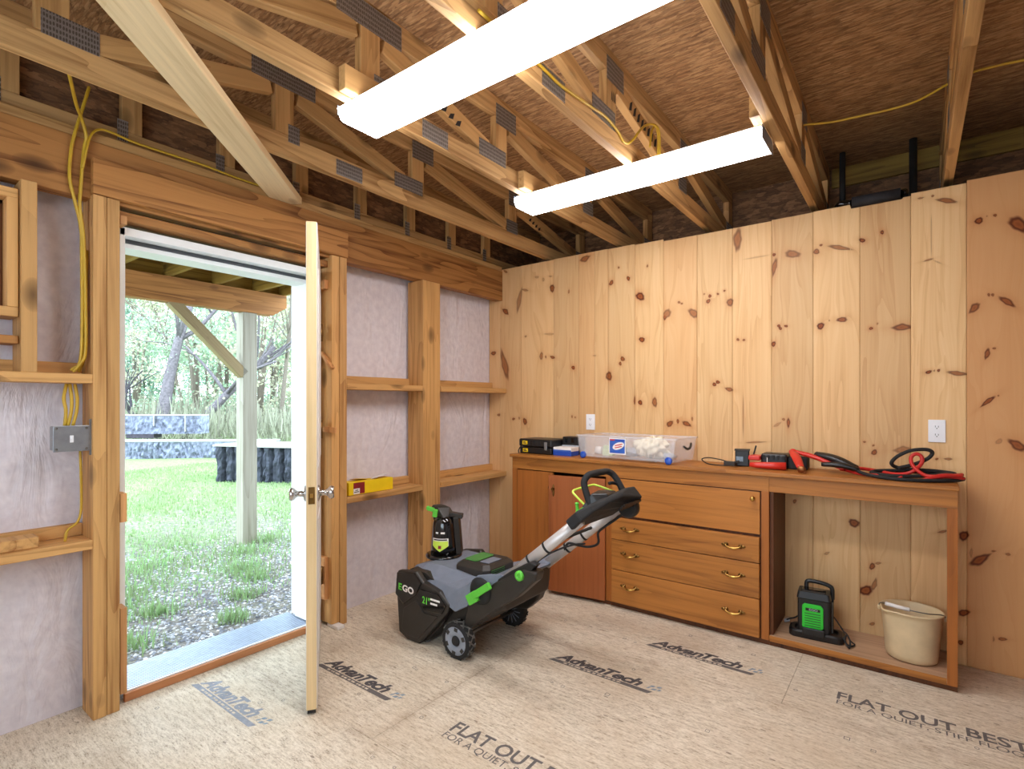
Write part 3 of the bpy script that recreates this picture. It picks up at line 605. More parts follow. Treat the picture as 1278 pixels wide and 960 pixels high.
tim('girder_plate',.0,.135,-4.2,-.001,2.346,2.384,'deckwood','dark flat plank lying along the top of the deep girder','beam','Y')
G='wall rails'
for (ya,yb,nm_) in ((-4.2,-2.706,'left of the doorway'),(-1.505,-.906,'between the doorway and the square post'),(-.741,-.001,'between the square post and the pine corner')):
    for zt,lv in ((.729,'Lower'),(1.396,'Upper')):
        f='frame'
        tim('wall_rail',.03,PF+(.012 if ya>-.8 else 0),ya,yb,zt-.037,zt,f,f'{lv} flat rail {nm_}','rail','Y',G)
        tim('rail_backer',.001,.036,ya+.02,yb-.0,zt+.001,zt+.05,f,f'narrow backing board on the {lv.lower()} rail {nm_}','board','Y','rail backing boards')
single('scrap_board',MB().box(.06,.15,-3.3,-2.866,.730,.772),'frame','short offcut board lying on the lower rail left of the doorway','board',bev=.004)
# window buck at the picture's left edge
y0,y1,z0,z1=-3.75,-2.924,1.60,2.075
win=struct('window_1',MB().box(.02,.04,y0+.034,y1-.034,z0+.037,z1-.037),'insul')
for (a,b,c,d,vert) in ((y0,y1,z0,z0+.035,0),(y0,y1,z1-.035,z1,0),(y1-.032,y1,z0+.0355,z1-.0355,1),(y0,y0+.032,z0+.0355,z1-.0355,1)):
    cy,cz=(a+b)/2,(c+d)/2
    if vert: lumber('window_jamb',(.085,cy,c),(.085,cy,d),.13,b-a,'frame',win,up=(0,1,0))
    else: lumber('window_head',(.085,a,cz),(.085,b,cz),.13,d-c,'frame',win)
put('window_sash',MB().box(.045,.06,y0+.033,y1-.033,z0+.036,z1-.036),'insul',win,at=(0,0,0))
s_=MB().box(.065,.08,y1-.05,y1-.033,z0+.036,z1-.036).box(.065,.08,y0+.033,y1-.033,z1-.05,z1-.036); put('window_stop',s_,'cab_dark',win,at=(0,0,0))
tim('window_sill_board',.04,.15,-3.75,-2.924,1.50,1.53,'frame_y','dark board under the window opening at the picture edge','board','Y')
# ---------------------------------------------------------------- door frame, threshold, door leaf
J=.092; ji=-2.572; jo=-1.66
fr=MB()
fr.box(-.16,J,ji-.02,ji,.03,2.035).box(-.16,J,jo,jo+.03,.03,2.035).box(-.16,J,ji-.02,jo+.03,2.002,2.038)
trim_1=struct('trim_1',fr,'white',bev=.002)
st=MB(); st.box(-.10,.028,ji,ji+.012,.03,1.99).box(-.10,.028,jo-.012,jo,.03,1.99).box(-.10,.028,ji,jo,1.965,2.001)
put('door_stop',st,'white',trim_1,at=(0,0,0)); put('weatherstrip',MB().box(.028,.036,ji+.012,jo-.012,1.985,2.001).box(.028,.036,ji,ji+.006,.04,1.98),'gasket',trim_1,at=(0,0,0))
put('strike_plate',MB().box(.045,.075,ji,ji+.0015,.86,.93),'chrome',trim_1,at=(0,0,0))
sl=MB(); sl.box(-.20,.085,ji,jo,.006,.020)
for k in range(16): sl.box(-.195+k*.0165,-.187+k*.0165,ji,jo,.020,.0245)
trim_2=struct('trim_2',sl,'alu'); put('sill_seal',MB().box(.085,.097,ji,jo,.006,.040),'white',trim_2,at=(0,0,0)); put('sill_board',MB().box(.0975,.118,ji-.01,jo+.02,.001,.036),'brown_trim',trim_2,at=(0,0,0),bev=.003)
tim('rough_header_board',.05,.13,-2.612,-1.607,2.056,2.092,'frame_y','thin rough board between the white door frame and the header','beam','Y')
SH='door shims'
for (y,z,h,l) in ((-2.598,2.03,.035,'small cedar shim at the top left corner of the white door frame'),(-2.598,.78,.12,'cedar shim halfway up the left side of the door frame'),(-2.598,.06,.36,'long cedar shim at the bottom left of the door frame'),(-1.618,1.93,.05,'cedar shim at the top right corner of the door frame'),(-1.618,.16,.24,'pale cedar shim near the foot of the right door post')):
    single('door_shim',MB().box(.05,.16 if y<-2 else .135,y-.012,y+.012,z,z+h),'shim',l,'shim',SH,bev=.001)
sh=MB(); sh.obox((.14,-1.615,1.52),(.04,.006,-.045),(.002,.010,.0),(.006,0,.006)); single('door_shim',sh,'shim','slanting cedar shim beside the upper door hinge','shim',SH)
sh=MB(); sh.bar((.095,-1.62,1.13),(.20,-1.60,1.125),.012,.03); single('door_shim',sh,'shim','cedar shim sticking out level beside the middle door hinge','shim',SH)
single('sill_flashing',MB().box(.119,.22,-1.603,-1.557,.0008,.018),'paper','torn white flashing strip under the right door post','flashing',bev=.002)
# door leaf, half open, edge towards the room
hx,hy=.108,-1.664; ex,ey=.831,-2.150
ang=math.atan2(ey-hy,ex-hx); L=math.hypot(ex-hx,ey-hy); T=.044
door=bpy.data.objects.new('door_1',None); link(door); door.location=(hx,hy,0); door.rotation_euler=(0,0,ang); door['kind']='structure'
lf=MB(); lf.cm=0; lf.box(.0,L,-T/2,T/2,.022,2.024)
leaf=lput('door_leaf',MB().box(0,L-.001,-T/2,T/2,.022,2.024),'doorwhite',door,bev=.002)
put('edge_strip',MB().box(L-.001,L+.004,-T/2+.002,T/2-.003,.022,2.024),'dooredge',leaf,at=(0,0,0))
for side in (-1,1):
    for (za,zb) in ((.2,.78),(1.0,1.86)):
        for (xa,xb) in ((.12,.40),(.48,.76)):
            put('raised_panel',MB().box(xa,xb,side*T/2,side*(T/2+.004),za,zb),'doorwhite',leaf,at=(0,0,0),bev=.003)
put('latch_plate',MB().box(L+.0035,L+.006,-.0125,.0125,.865,.935),'brassdark',leaf,at=(0,0,0)); put('latch_bolt',MB().box(L+.006,L+.014,-.006,.006,.892,.908),'brass',leaf,at=(0,0,0))
for side in (-1,1):
    kb=MB(); yb=side*T/2
    kb.lathe([(.033,0),(.033,side*.006),(.026,side*.010),(.013,side*.013),(.011,side*.032),(.016,side*.040),(.026,side*.048),(.028,side*.058),(.024,side*.066),(.021,side*.0665),(.0,side*.063)],(L-.06,yb,.90),24,'Y')
    lput('door_knob',kb,'chrome',door)
for z in (.30,1.13,1.68):
    hb=MB(); hb.lathe([(.007,-.05),(.007,.05)],(-.006,T/2+.004,z),10).box(-.006,.03,T/2,T/2+.002,z-.05,z+.05)
    lput('hinge',hb,'brassdark',door)
lput('bottom_sweep',MB().box(.01,L,-T/2+.006,T/2-.006,.006,.022),'blackm',door)
# ---------------------------------------------------------------- open-web floor trusses
ZB=2.385; ZT=2.79
def truss(x0,label,plates_left=False):
    t=thing('floor_truss',(x0,-2.13,ZB),label,'truss','floor trusses overhead')
    x=x0+.019
    mid=-1.775
    lumber('bottom_chord',(x,-4.25,ZB+.046),(x,YO-.03,ZB+.046),.038,.092,'truss',t)
    lumber('top_chord',(x,-4.25,ZT-.047),(x,YO-.03,ZT-.047),.038,.092,'truss',t)
    zb,zt=ZB+.093,ZT-.094
    vs=[-3.80,-2.915,-2.116,-1.318,-.43,.545]
    for y in vs: lumber('web_post',(x,y,zb),(x,y,zt),.038,.088,'truss_v',t,up=(0,1,0))
    def dg(a,b): lumber('web_diagonal',(x,a[0],a[1]),(x,b[0],b[1]),.037,.074,'truss_v',t)
    for a,b in ((-2.05,-1.42),(-1.25,-.50),(-.36,.44)):
        dg((a,zt-.025),(b,zb+.032))
    for a,b in ((-2.18,-2.80),(-2.99,-3.66)):
        dg((a,zt-.025),(b,zb+.032))
    P=[(-2.945,-2.79,2.470,2.55),(-2.265,-1.965,2.682,2.778),(-2.10,-2.045,2.45,2.53),(-1.852,-1.70,2.392,2.466),(-1.489,-1.285,2.456,2.535),(-1.362,-1.200,2.655,2.755),(-.50,-.375,2.465,2.55),(-.475,-.33,2.655,2.755),(.44,.60,2.45,2.54)]
    for (a,b,c,d) in P:
        sx=(x0+.038,x0+.0395) if not plates_left else (x0-.0015,x0)
        m=MB().box(sx[0],sx[1],a,b,c,d); put('nail_plate',m,'plate',t)
    return t
def stamp(t,x,marks):
    for (y,z,w,h,a) in marks:
        mb=MB(); ca,sa=math.cos(a),math.sin(a)
        for k in range(4):
            o=(k-1.5)*w/3.4; yy=y+o*ca; zz=z+o*sa
            mb.add([(x,yy-w*.13,zz-h*.5),(x,yy+w*.06,zz-h*.35),(x,yy+w*.13,zz+h*.5),(x,yy-w*.04,zz+h*.2)],[(0,1,2,3)])
        put('grade_stamp',mb,'stamp',t)
labs=['first floor truss in from the door wall, nearest the yellow cables','second truss from the door wall, carrying the left ends of both lamps','third truss from the door wall, with a yellow cable stapled along it','fourth truss from the door wall, at the right end of the farther lamp','rightmost truss, seen almost end on above the wide pine boards']
TX=[.53,1.13,1.73,2.33,2.922]
TR=[truss(x,l,plates_left=(i==4)) for i,(x,l) in enumerate(zip(TX,labs))]
stamp(TR[1],1.1688,[(-1.70,2.56,.16,.035,-.3)])
stamp(TR[2],1.7688,[(-1.06,2.628,.15,.055,-.2),(-.90,2.60,.15,.055,-.2),(-1.30,2.60,.04,.05,0)])
stamp(TR[0],.5688,[(-.16,2.60,.14,.03,-.3)])
# gable truss above the door wall
gt=thing('gable_truss',(.07,-2.1,2.385),'gable end truss with close-set short studs above the door wall','truss')
lumber('bottom_chord',(.085,-4.25,2.415),(.085,YO-.02,2.415),.038,.06,'truss',gt); lumber('top_chord',(.085,-4.25,ZT-.047),(.085,YO-.02,ZT-.047),.038,.092,'truss',gt)
for k in range(11):
    y=-.15-.4*k
    lumber('web_post',(.085,y,2.446),(.085,y,ZT-.094),.038,.075,'truss_v',gt,up=(0,1,0))
    put('nail_plate',MB().box(.1042,.1056,y-.055,y-.015,2.40,2.49),'plate',gt)
put('end_sheathing',MB().box(.045,.06,-4.25,YO-.02,2.46,2.789),'osb_dark',gt)
# cleats that carry the lamps
CL='lamp cleats'
for (x0,x1,y0,y1,l) in ((1.1702,1.208,-2.258,-1.98,'short cleat on the second truss behind the left end of the nearer lamp'),(1.1702,1.208,-1.185,-.90,'short cleat on the second truss behind the left end of the farther lamp'),(2.291,2.329,-1.19,-.93,'short cleat on the fourth truss at the right end of the farther lamp'),(2.291,2.329,-2.25,-1.98,'short cleat on the fourth truss above the nearer lamp')):
    lumber('lamp_cleat',((x0+x1)/2,y0,2.432),((x0+x1)/2,y1,2.432),.038,.088,'truss_v',label=l,cat='block',group=CL)
# diagonal brace lying flat under the chords
lumber('diagonal_brace',(.125,-1.845,2.366),(1.55,-3.335,2.366),.142,.036,'brace',label='pale fresh diagonal plank running from the girder up under the first trusses',cat='plank')
# lamps
def lamp(y0,y1,label,x0=1.10,x1=2.322):
    t=thing('ceiling_lamp',((x0+x1)/2,(y0+y1)/2,2.33),label,'ceiling light','strip lamps overhead')
    zb,zt=2.33,2.384
    put('lamp_body',MB().box(x0+.005,x1-.005,y0+.01,y1-.01,zt-.012,zt),'white',t)
    m=MB(); sec=[(y0-.002,zt-.013),(y0+.012,zb+.006),(y0+.022,zb),(y1-.022,zb),(y1-.012,zb+.006),(y1+.002,zt-.013)]
    m.rings([[(x,a,b) for a,b in sec] for x in (x0,x1)],smooth=False); put('diffuser',m,'lens',t)
    e=MB().box(x0-.004,x0-.0005,y0,y1,zb+.02,zt); e.box(x1+.0005,x1+.004,y0,y1,zb+.0,zt); put('end_cap',e,'greybody',t)
    return t
lamp(-2.212,-2.015,'nearer of the two lit strip lamps, running off the top of the picture')
lamp(-1.122,-.928,'farther lit strip lamp, ending at the fourth truss')
# ---------------------------------------------------------------- cables and boxes
def cable(name,pts,r,mat,label,cat='cable',group=None,n=6,k=6,flat=1.,tk=None):
    m=MB().tube(spline(pts,k),r,n); return single(name,m,mat,label,cat,group)
YC='yellow wiring cables'
cable('wiring_cable',[(.50,-2.86,2.42),(.30,-2.79,2.40),(.19,-2.747,2.40),(.165,-2.726,2.345),(.155,-2.731,2.29),(.15,-2.739,2.148),(.145,-2.741,2.06),(.14,-2.728,1.94),(.14,-2.722,1.7),(.14,-2.722,1.49),(.13,-2.735,1.44),(.12,-2.756,1.405)],.0062,'yellow','front yellow cable coming down from the first truss beside the doorway',group=YC)
cable('wiring_cable',[(.16,-2.715,2.55),(.16,-2.735,2.46),(.155,-2.757,2.36),(.15,-2.770,2.28),(.15,-2.775,2.17),(.145,-2.757,2.08),(.14,-2.738,1.99),(.135,-2.733,1.89),(.13,-2.733,1.48),(.11,-2.76,1.41)],.0062,'yellow','rear yellow cable bowing out over the girder left of the doorway',group=YC)
cable('wiring_cable',[(.12,-2.712,1.90),(.115,-2.714,1.7),(.115,-2.714,1.5),(.105,-2.72,1.45),(.10,-2.735,1.405)],.0055,'yellow','short yellow cable hugging the post above the upper rail',group=YC)
cable('wiring_cable',[(.16,-2.736,2.216),(.165,-2.724,2.30),(.16,-2.711,2.354),(.155,-2.687,2.39),(.15,-2.647,2.402),(.145,-2.553,2.394),(.14,-2.431,2.396),(.138,-2.263,2.398),(.136,-2.115,2.392),(.136,-1.9,2.392)],.005,'yellow','thin yellow cable turning off along the top of the girder',group=YC)
for i,(pts,l) in enumerate(((((.11,-2.775,1.356),(.12,-2.786,1.30),(.13,-2.782,1.25),(.13,-2.785,1.19)),'leftmost yellow cable dropping into the grey switch box'),(((.11,-2.765,1.356),(.12,-2.762,1.30),(.13,-2.765,1.25),(.13,-2.775,1.19)),'middle yellow cable dropping into the grey switch box'),(((.11,-2.749,1.356),(.12,-2.744,1.30),(.13,-2.748,1.25),(.13,-2.760,1.19)),'rightmost yellow cable dropping into the grey switch box'))):
    cable('wiring_cable',pts,.0062,'yellow',l,group=YC)
cable('wiring_cable',[(.11,-2.732,1.09),(.11,-2.729,.97),(.11,-2.729,.85),(.115,-2.742,.80),(.125,-2.775,.775),(.13,-2.785,.732)],.0048,'yellow','yellow cable leaving the switch box down into the lower rail',group=YC)
cable('wiring_cable',[(2.362,-.43,2.655),(2.491,-.4,2.643),(2.621,-.4,2.634),(2.713,-.4,2.628),(2.801,-.4,2.631),(2.858,-.4,2.647),(2.915,-.4,2.668),(2.955,-.4,2.68),(3.005,-.4,2.691),(3.069,-.4,2.69),(3.30,-.4,2.675),(3.7,-.4,2.70)],.0055,'yellow','yellow cable slung across to the rightmost truss under the deck',group=YC)
cable('wiring_cable',[(1.776,-2.2,2.44),(1.776,-1.865,2.441),(1.776,-1.739,2.437),(1.776,-1.529,2.458),(1.776,-1.392,2.474),(1.776,-1.28,2.462),(1.776,-1.208,2.438),(1.79,-1.16,2.46),(1.80,-1.06,2.56),(1.80,-.95,2.62),(1.80,-.87,2.625),(1.79,-.83,2.56),(1.78,-.80,2.42)],.0058,'yellow','yellow cable stapled along the third truss and looping to the farther lamp',group=YC)
cable('wiring_cable',[(1.80,-.98,2.50),(1.79,-.93,2.60),(1.79,-.88,2.64),(1.79,-.85,2.58),(1.78,-.84,2.45)],.005,'yellow','second yellow loop hanging above the farther lamp',group=YC)
cable('wiring_cable',[(1.80,-2.52,2.56),(1.80,-2.44,2.50),(1.80,-2.34,2.49),(1.80,-2.26,2.52),(1.80,-2.2,2.58)],.0055,'yellow','yellow cable loop above the nearer lamp at the picture top',group=YC)
# switch box
t=thing('switch_box',(.12,-2.765,1.09),'grey metal switch box on the post left of the doorway','electrical box')
put('box_body',MB().box(.085,.148,-2.822,-2.706,1.092,1.188),'galv',t,bev=.004)
put('cover_plate',MB().box(.148,.153,-2.826,-2.712,1.088,1.190),'galv',t,bev=.002)
for y,z in ((-2.816,1.098),(-2.722,1.098),(-2.816,1.180),(-2.722,1.180)): put('screw',MB().lathe([(.005,0),(.004,.002),(0,.0025)],(.153,y,z),10,'X'),'steel',t)
put('toggle_switch',MB().box(.153,.156,-2.775,-2.763,1.124,1.152).box(.156,.166,-2.772,-2.766,1.138,1.146),'ivory',t,bev=.001)
put('mounting_bracket',MB().box(.148,.152,-2.712,-2.700,1.07,1.215),'galv',t)
# outlets
def outlet(x0,x1,z0,z1,label):
    t=thing('wall_outlet',((x0+x1)/2,0,(z0+z1)/2),label,'outlet','wall outlets')
    put('cover_plate',MB().box(x0,x1,-.0075,-.0015,z0,z1),'ivory',t,bev=.002)
    cx=(x0+x1)/2; cz=(z0+z1)/2
    for s in (-1,1):
        z=cz+s*.020; r=put('receptacle',MB().lathe([(.0165,-.0105),(.0165,-.0075)],(cx,0,z),18,'Y'),'ivory',t)
        sub('contact_slot',MB().box(cx-.007,cx-.005,-.011,-.0106,z-.002,z+.007).box(cx+.005,cx+.007,-.011,-.0106,z-.002,z+.006).lathe([(.0025,-.011),(.0025,-.0106)],(cx,0,z-.007),8,'Y'),'slot',r,t)
outlet(2.860,2.928,1.084,1.196,'white wall outlet above the jumper cables')
outlet(.913,.984,1.087,1.199,'white wall outlet above the left end of the plastic bin')
# yellow carton on the rail
t=thing('yellow_carton',(.10,-1.30,.73),'yellow cardboard box with dark red label on the lower rail by the door','box',rz=0)
put('carton_body',MB().box(.06,.145,-1.475,-1.142,.7305,.806),'carton',t,bev=.002)
fl=MB(); fl.obox((.10,-1.21,.819),(.04,.0,.008),(0,.065,.012),(0,0,.0008)); put('torn_flap',fl,'paper',t)
fl=MB(); fl.obox((.085,-1.36,.812),(.03,0,.006),(0,.05,-.005),(0,0,.0008)); put('torn_flap',fl,'carton',t)
lb=put('printed_label',MB().box(.1452,.1458,-1.443,-1.362,.735,.802),'redlab',t)
sub('white_panel',MB().box(.1459,.1464,-1.443,-1.398,.735,.768),'paper',lb,t); sub('white_print',MB().box(.1459,.1464,-1.435,-1.40,.782,.790).box(.1459,.1464,-1.385,-1.367,.78,.795),'redlab',lb,t)
sub('dark_print',MB().box(.1465,.1468,-1.438,-1.403,.745,.750).box(.1465,.1468,-1.43,-1.41,.755,.760),'slot',lb,t)
# plumbing above the partition
t=thing('drain_pipe',(2.6,.05,2.33),'black plumbing pipe with foam sleeve above the pine boards','pipe')
put('foam_sleeve',MB().lathe([(.028,2.536),(.028,2.748)],(0,.004,2.362),16,'X'),'insulpipe',t)
put('pipe_run',MB().tube(spline([(2.46,.36,2.42),(2.459,.34,2.385),(2.456,.24,2.372),(2.456,.10,2.372),(2.475,.035,2.375),(2.50,.03,2.372),(2.535,.012,2.364)],5),.017,10).tube([(2.749,.006,2.362),(2.765,.03,2.375)],.018,10),'gloss',t)
put('riser',MB().lathe([(.026,2.37),(.026,2.45),(.019,2.452),(.019,2.785)],(2.80,.40,0),14).tube(spline([(2.80,.40,2.38),(2.795,.33,2.37),(2.77,.14,2.366),(2.762,.05,2.370)],5),.018,10),'blackm',t)
put('riser',MB().lathe([(.016,2.40),(.016,2.785)],(2.46,.36,0),12),'blackm',t)
# ---------------------------------------------------------------- cabinets
CF=-.345
def pull(parent,t,x,z,w=.105):
    """brass bail pull on a drawer front at y=CF-.018"""
    y=CF-.0185
    m=MB()
    for s in (-1,1):
        m.lathe([(.013,y),(.012,y-.003),(.004,y-.006),(.004,y-.014)],(x+s*w*.36,0,z),12,'Y')
        m.ell((x+s*w*.48,y-.002,z),.013,.004,.008,8,5)
    h=put('bail_pull',m,'brassdark',parent,at=Vector(t.location))
    b=MB(); pts=spline([(x-w*.37,y-.013,z+.002),(x-w*.30,y-.018,z-.004),(x-w*.15,y-.021,z-.009),(x,y-.022,z-.011),(x+w*.15,y-.021,z-.009),(x+w*.30,y-.018,z-.004),(x+w*.37,y-.013,z+.002)],4)
    n=len(pts); b.tube(pts,[.004+.0045*math.sin(math.pi*i/(n-1))**4 for i in range(n)],8); put('bail',b,'brass',h,at=Vector(t.location))
ZR0,ZR1=.812,.892
# worktop
wt=MB().box(.488,2.962,-.366,-.004,.893,.915); single('worktop',wt,'cab_x','long reddish wooden worktop over the cabinets along the pine wall','worktop',bev=.004)
# door cabinet
t=thing('door_cabinet',(.885,-.17,0),'stained cabinet with two plain doors behind the snow blower handle','cabinet')
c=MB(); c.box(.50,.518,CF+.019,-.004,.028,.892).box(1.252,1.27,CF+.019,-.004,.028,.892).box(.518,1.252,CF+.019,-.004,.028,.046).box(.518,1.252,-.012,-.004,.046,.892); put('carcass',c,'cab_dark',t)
c=MB(); c.box(.50,.545,CF,CF+.018,.028,ZR0).box(1.245,1.27,CF,CF+.018,.028,ZR0); put('face_stile',c,'cab_z',t,bev=.001)
put('top_rail',MB().box(.50,1.27,CF,CF+.018,ZR0,ZR1),'cab_x',t,bev=.001)
put('toe_kick',MB().box(.505,1.268,CF+.012,CF+.022,.0,.0275),'cab_dark',t)
d=put('door',MB().box(.548,.846,CF-.001,CF+.016,.045,.806),'cab_z',t,bev=.002)
hp=MB().ell((.826,CF-.004,.70),.006,.004,.035,8,8).lathe([(.007,CF-.001),(.006,CF-.015),(.009,CF-.02),(.004,CF-.024)],(.826,0,.705),12,'Y'); put('door_pull',hp,'brassdark',d,at=Vector(t.location))
dd=thing('x',(0,0,0),None,None); bpy.data.objects.remove(dd)
# right-hand door, hung a little open on its right edge
o=bpy.data.objects.new('door',MB().box(-.395,0,-.017,0,-.385,.385).mesh('door',(0,0,0),mm('cab_red'))); link(o,t)
o.location=Vector((1.244,CF-.0025,.413))-Vector(t.location); o.rotation_euler=(0,0,math.radians(7)); b=o.modifiers.new('bevel','BEVEL'); b.width=.002
hp=MB().ell((-.358,-.019,.285),.008,.004,.042,8,8).lathe([(.008,-.017),(.006,-.033),(.010,-.038),(.005,-.043)],(-.358,0,.295),12,'Y'); put('door_pull',hp,'brassdark',o,at=(0,0,0))
# drawer cabinet
t=thing('drawer_cabinet',(1.73,-.17,0),'stained cabinet with a wide flap above three brass-handled drawers','cabinet')
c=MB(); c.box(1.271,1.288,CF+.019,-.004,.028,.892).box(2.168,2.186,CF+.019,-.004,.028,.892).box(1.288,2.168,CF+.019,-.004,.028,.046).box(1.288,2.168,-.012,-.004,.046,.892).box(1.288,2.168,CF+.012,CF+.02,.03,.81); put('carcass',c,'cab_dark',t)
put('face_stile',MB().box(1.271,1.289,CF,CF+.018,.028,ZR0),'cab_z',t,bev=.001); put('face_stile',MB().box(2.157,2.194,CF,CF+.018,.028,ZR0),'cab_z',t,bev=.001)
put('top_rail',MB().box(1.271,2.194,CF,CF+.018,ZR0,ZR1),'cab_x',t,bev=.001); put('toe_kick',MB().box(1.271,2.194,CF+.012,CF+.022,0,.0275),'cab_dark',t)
f=put('flap_front',MB().box(1.291,2.150,CF-.004,CF+.016,.580,.806),'cab_x',t,bev=.002)
put('knob',MB().lathe([(.010,CF-.004),(.006,CF-.010),(.006,CF-.018),(.013,CF-.024),(.013,CF-.030),(.006,CF-.035)],(2.118,0,.770),14,'Y'),'brass',f,at=Vector(t.location))
for (za,zb,zp) in ((.430,.564,.505),(.242,.426,.350),(.034,.238,.150)):
    d=put('drawer',MB().box(1.291,2.150,CF-.018,CF+.01,za,zb),'cab_x',t,bev=.003)
    for x in (1.415,2.02): pull(d,t,x,zp)
# open cabinet
t=thing('open_cabinet',(2.575,-.17,0),'doorless right-hand cabinet bay holding the bucket and green charger','cabinet')
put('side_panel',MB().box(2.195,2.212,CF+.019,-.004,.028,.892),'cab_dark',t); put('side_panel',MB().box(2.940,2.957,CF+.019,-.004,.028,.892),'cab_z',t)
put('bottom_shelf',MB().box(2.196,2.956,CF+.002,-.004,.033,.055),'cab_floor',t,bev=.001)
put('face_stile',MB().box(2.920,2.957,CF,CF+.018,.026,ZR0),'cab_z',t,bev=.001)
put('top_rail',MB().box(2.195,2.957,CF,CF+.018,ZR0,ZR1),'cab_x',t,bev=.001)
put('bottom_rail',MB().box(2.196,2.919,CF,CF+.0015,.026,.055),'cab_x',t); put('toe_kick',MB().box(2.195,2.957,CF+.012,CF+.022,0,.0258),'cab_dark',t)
# ---------------------------------------------------------------- things on the worktop
WZ=.9155
# tool case
t=thing('tool_case',(.655,-.20,WZ),'black plastic tool case with two yellow labels at the left end of the worktop','tool case')
put('lower_shell',MB().box(.515,.79,-.275,-.07,WZ,WZ+.048),'black',t,bev=.008); put('upper_shell',MB().box(.510,.793,-.28,-.07,WZ+.051,WZ+.106),'black',t,bev=.010)
for k in range(4): put('shell_rib',MB().box(.59+k*.045,.61+k*.045,-.2815,-.2795,WZ+.058,WZ+.098),'blackm',t)
for z in (.012,.066): lb=put('yellow_label',MB().box(.545,.588,-.2835 if z>.05 else -.2775,-.2805 if z>.05 else -.2745,WZ+z,WZ+z+.026),'carton',t); sub('dark_print',MB().box(.552,.581,-.2845 if z>.05 else -.2785,-.2838 if z>.05 else -.2778,WZ+z+.006,WZ+z+.012).box(.552,.572,-.2845 if z>.05 else -.2785,-.2838 if z>.05 else -.2778,WZ+z+.015,WZ+z+.021),'slot',lb,t)
put('latch',MB().box(.735,.757,-.288,-.279,WZ+.032,WZ+.088),'galv',t,bev=.002)
put('carry_strap',MB().tube(spline([(.512,-.20,WZ+.07),(.495,-.22,WZ+.055),(.494,-.26,WZ+.02),(.512,-.285,WZ+.004)],5),.004,6),'blackm',t)
# second case behind
t=thing('drill_box',(.865,-.13,WZ),'small black case with grey strap squeezed between tool case and plastic bin','case')
put('case_body',MB().box(.80,.935,-.15,-.05,WZ,WZ+.125),'black',t,bev=.008); put('grey_strap',MB().box(.80,.937,-.153,-.15,WZ+.052,WZ+.066),'greybag',t); put('case_socket',MB().box(.825,.845,-.154,-.15,WZ+.082,WZ+.118).box(.875,.90,-.154,-.15,WZ+.082,WZ+.118),'gloss',t,bev=.002)
t=thing('blue_box',(.865,-.22,WZ),'low blue and white box in front of the small black case','box')
put('blue_base',MB().box(.80,.945,-.27,-.165,WZ,WZ+.030),'blue',t,bev=.002); put('white_top',MB().box(.80,.945,-.27,-.165,WZ+.0305,WZ+.058),'paper',t,bev=.003); put('pale_band',MB().box(.801,.944,-.2712,-.2702,WZ+.031,WZ+.041),'bluelab',t)
# storage bin, slightly turned
t=thing('storage_bin',(1.372,-.188,WZ),'long cloudy plastic storage bin on blue wheels on the worktop','storage bin',rz=math.radians(-4))
L2,W2=.342,.155; h=.155; wl=.003
o_=[(-L2+.02,-W2+.012,.012),(L2-.02,-W2+.012,.012),(L2-.02,W2-.012,.012),(-L2+.02,W2-.012,.012)]; u_=[(-L2,-W2,h),(L2,-W2,h),(L2,W2,h),(-L2,W2,h)]
i_=[(-L2+.005,-W2+.005,h),(L2-.005,-W2+.005,h),(L2-.005,W2-.005,h),(-L2+.005,W2-.005,h)]; b_=[(-L2+.025,-W2+.017,.016),(L2-.025,-W2+.017,.016),(L2-.025,W2-.017,.016),(-L2+.025,W2-.017,.016)]
m=MB().rings([o_,u_,i_,b_],smooth=False); lput('bin_shell',m,'clear',t)
m=MB(); r=[(-L2-.006,-W2-.006),(L2+.006,-W2-.006),(L2+.006,W2+.006),(-L2-.006,W2+.006)]; q=[(-L2+.004,-W2+.004),(L2-.004,-W2+.004),(L2-.004,W2-.004),(-L2+.004,W2-.004)]
m.rings([[(x,y,h-.008) for x,y in r],[(x,y,h) for x,y in r],[(x,y,h) for x,y in q],[(x,y,h-.008) for x,y in q]],closed=True,smooth=False); lput('rim',m,'clear',t)
for sx in (-1,1):
    for sy in (-1,):
        m=MB().lathe([(.0,-.007),(.02,-.007),(.0225,-.004),(.0225,.004),(.02,.007),(0,.007)],(sx*(L2-.045),sy*(W2-.002),.024),20,'Y'); wh=lput('wheel',m,'blue',t)
        m=MB().lathe([(.009,-.009),(.009,.009)],(sx*(L2-.045),sy*(W2-.002),.024),14,'Y'); put('hub',m,'bluelab',wh,at=(0,0,0))
lb=lput('front_label',MB().box(-.098,.020,-W2-.004,-W2-.001,.042,.143),'paper',t)
put('blue_panel',MB().box(-.092,.014,-W2-.0052,-W2-.0042,.05,.137),'bluelab',lb,at=(0,0,0)); put('white_oval',MB().prism([(-.03+.040*math.cos(q*.3142)+.008*math.sin(q*.3142),.095+.024*math.sin(q*.3142)+.006*math.cos(q*.3142)) for q in range(20)],'Y',-W2-.0062,-W2-.0054),'paper',lb,at=(0,0,0)); put('red_stripe',MB().obox((-.028,-W2-.0067,.102),(.026,0,.006),(0,.0003,0),(-.001,0,.003)),'red',lb,at=(0,0,0)); put('red_stripe',MB().obox((-.030,-W2-.0067,.088),(.024,0,.006),(0,.0003,0),(-.001,0,.003)),'red',lb,at=(0,0,0)); put('dark_band',MB().box(-.09,.012,-W2-.0062,-W2-.0054,.126,.136),'blue',lb,at=(0,0,0)); put('dark_band',MB().box(-.09,-.02,-W2-.0062,-W2-.0054,.051,.058),'blue',lb,at=(0,0,0)); put('red_corner',MB().box(-.09,-.055,-W2-.007,-W2-.0064,.128,.136),'red',lb,at=(0,0,0))
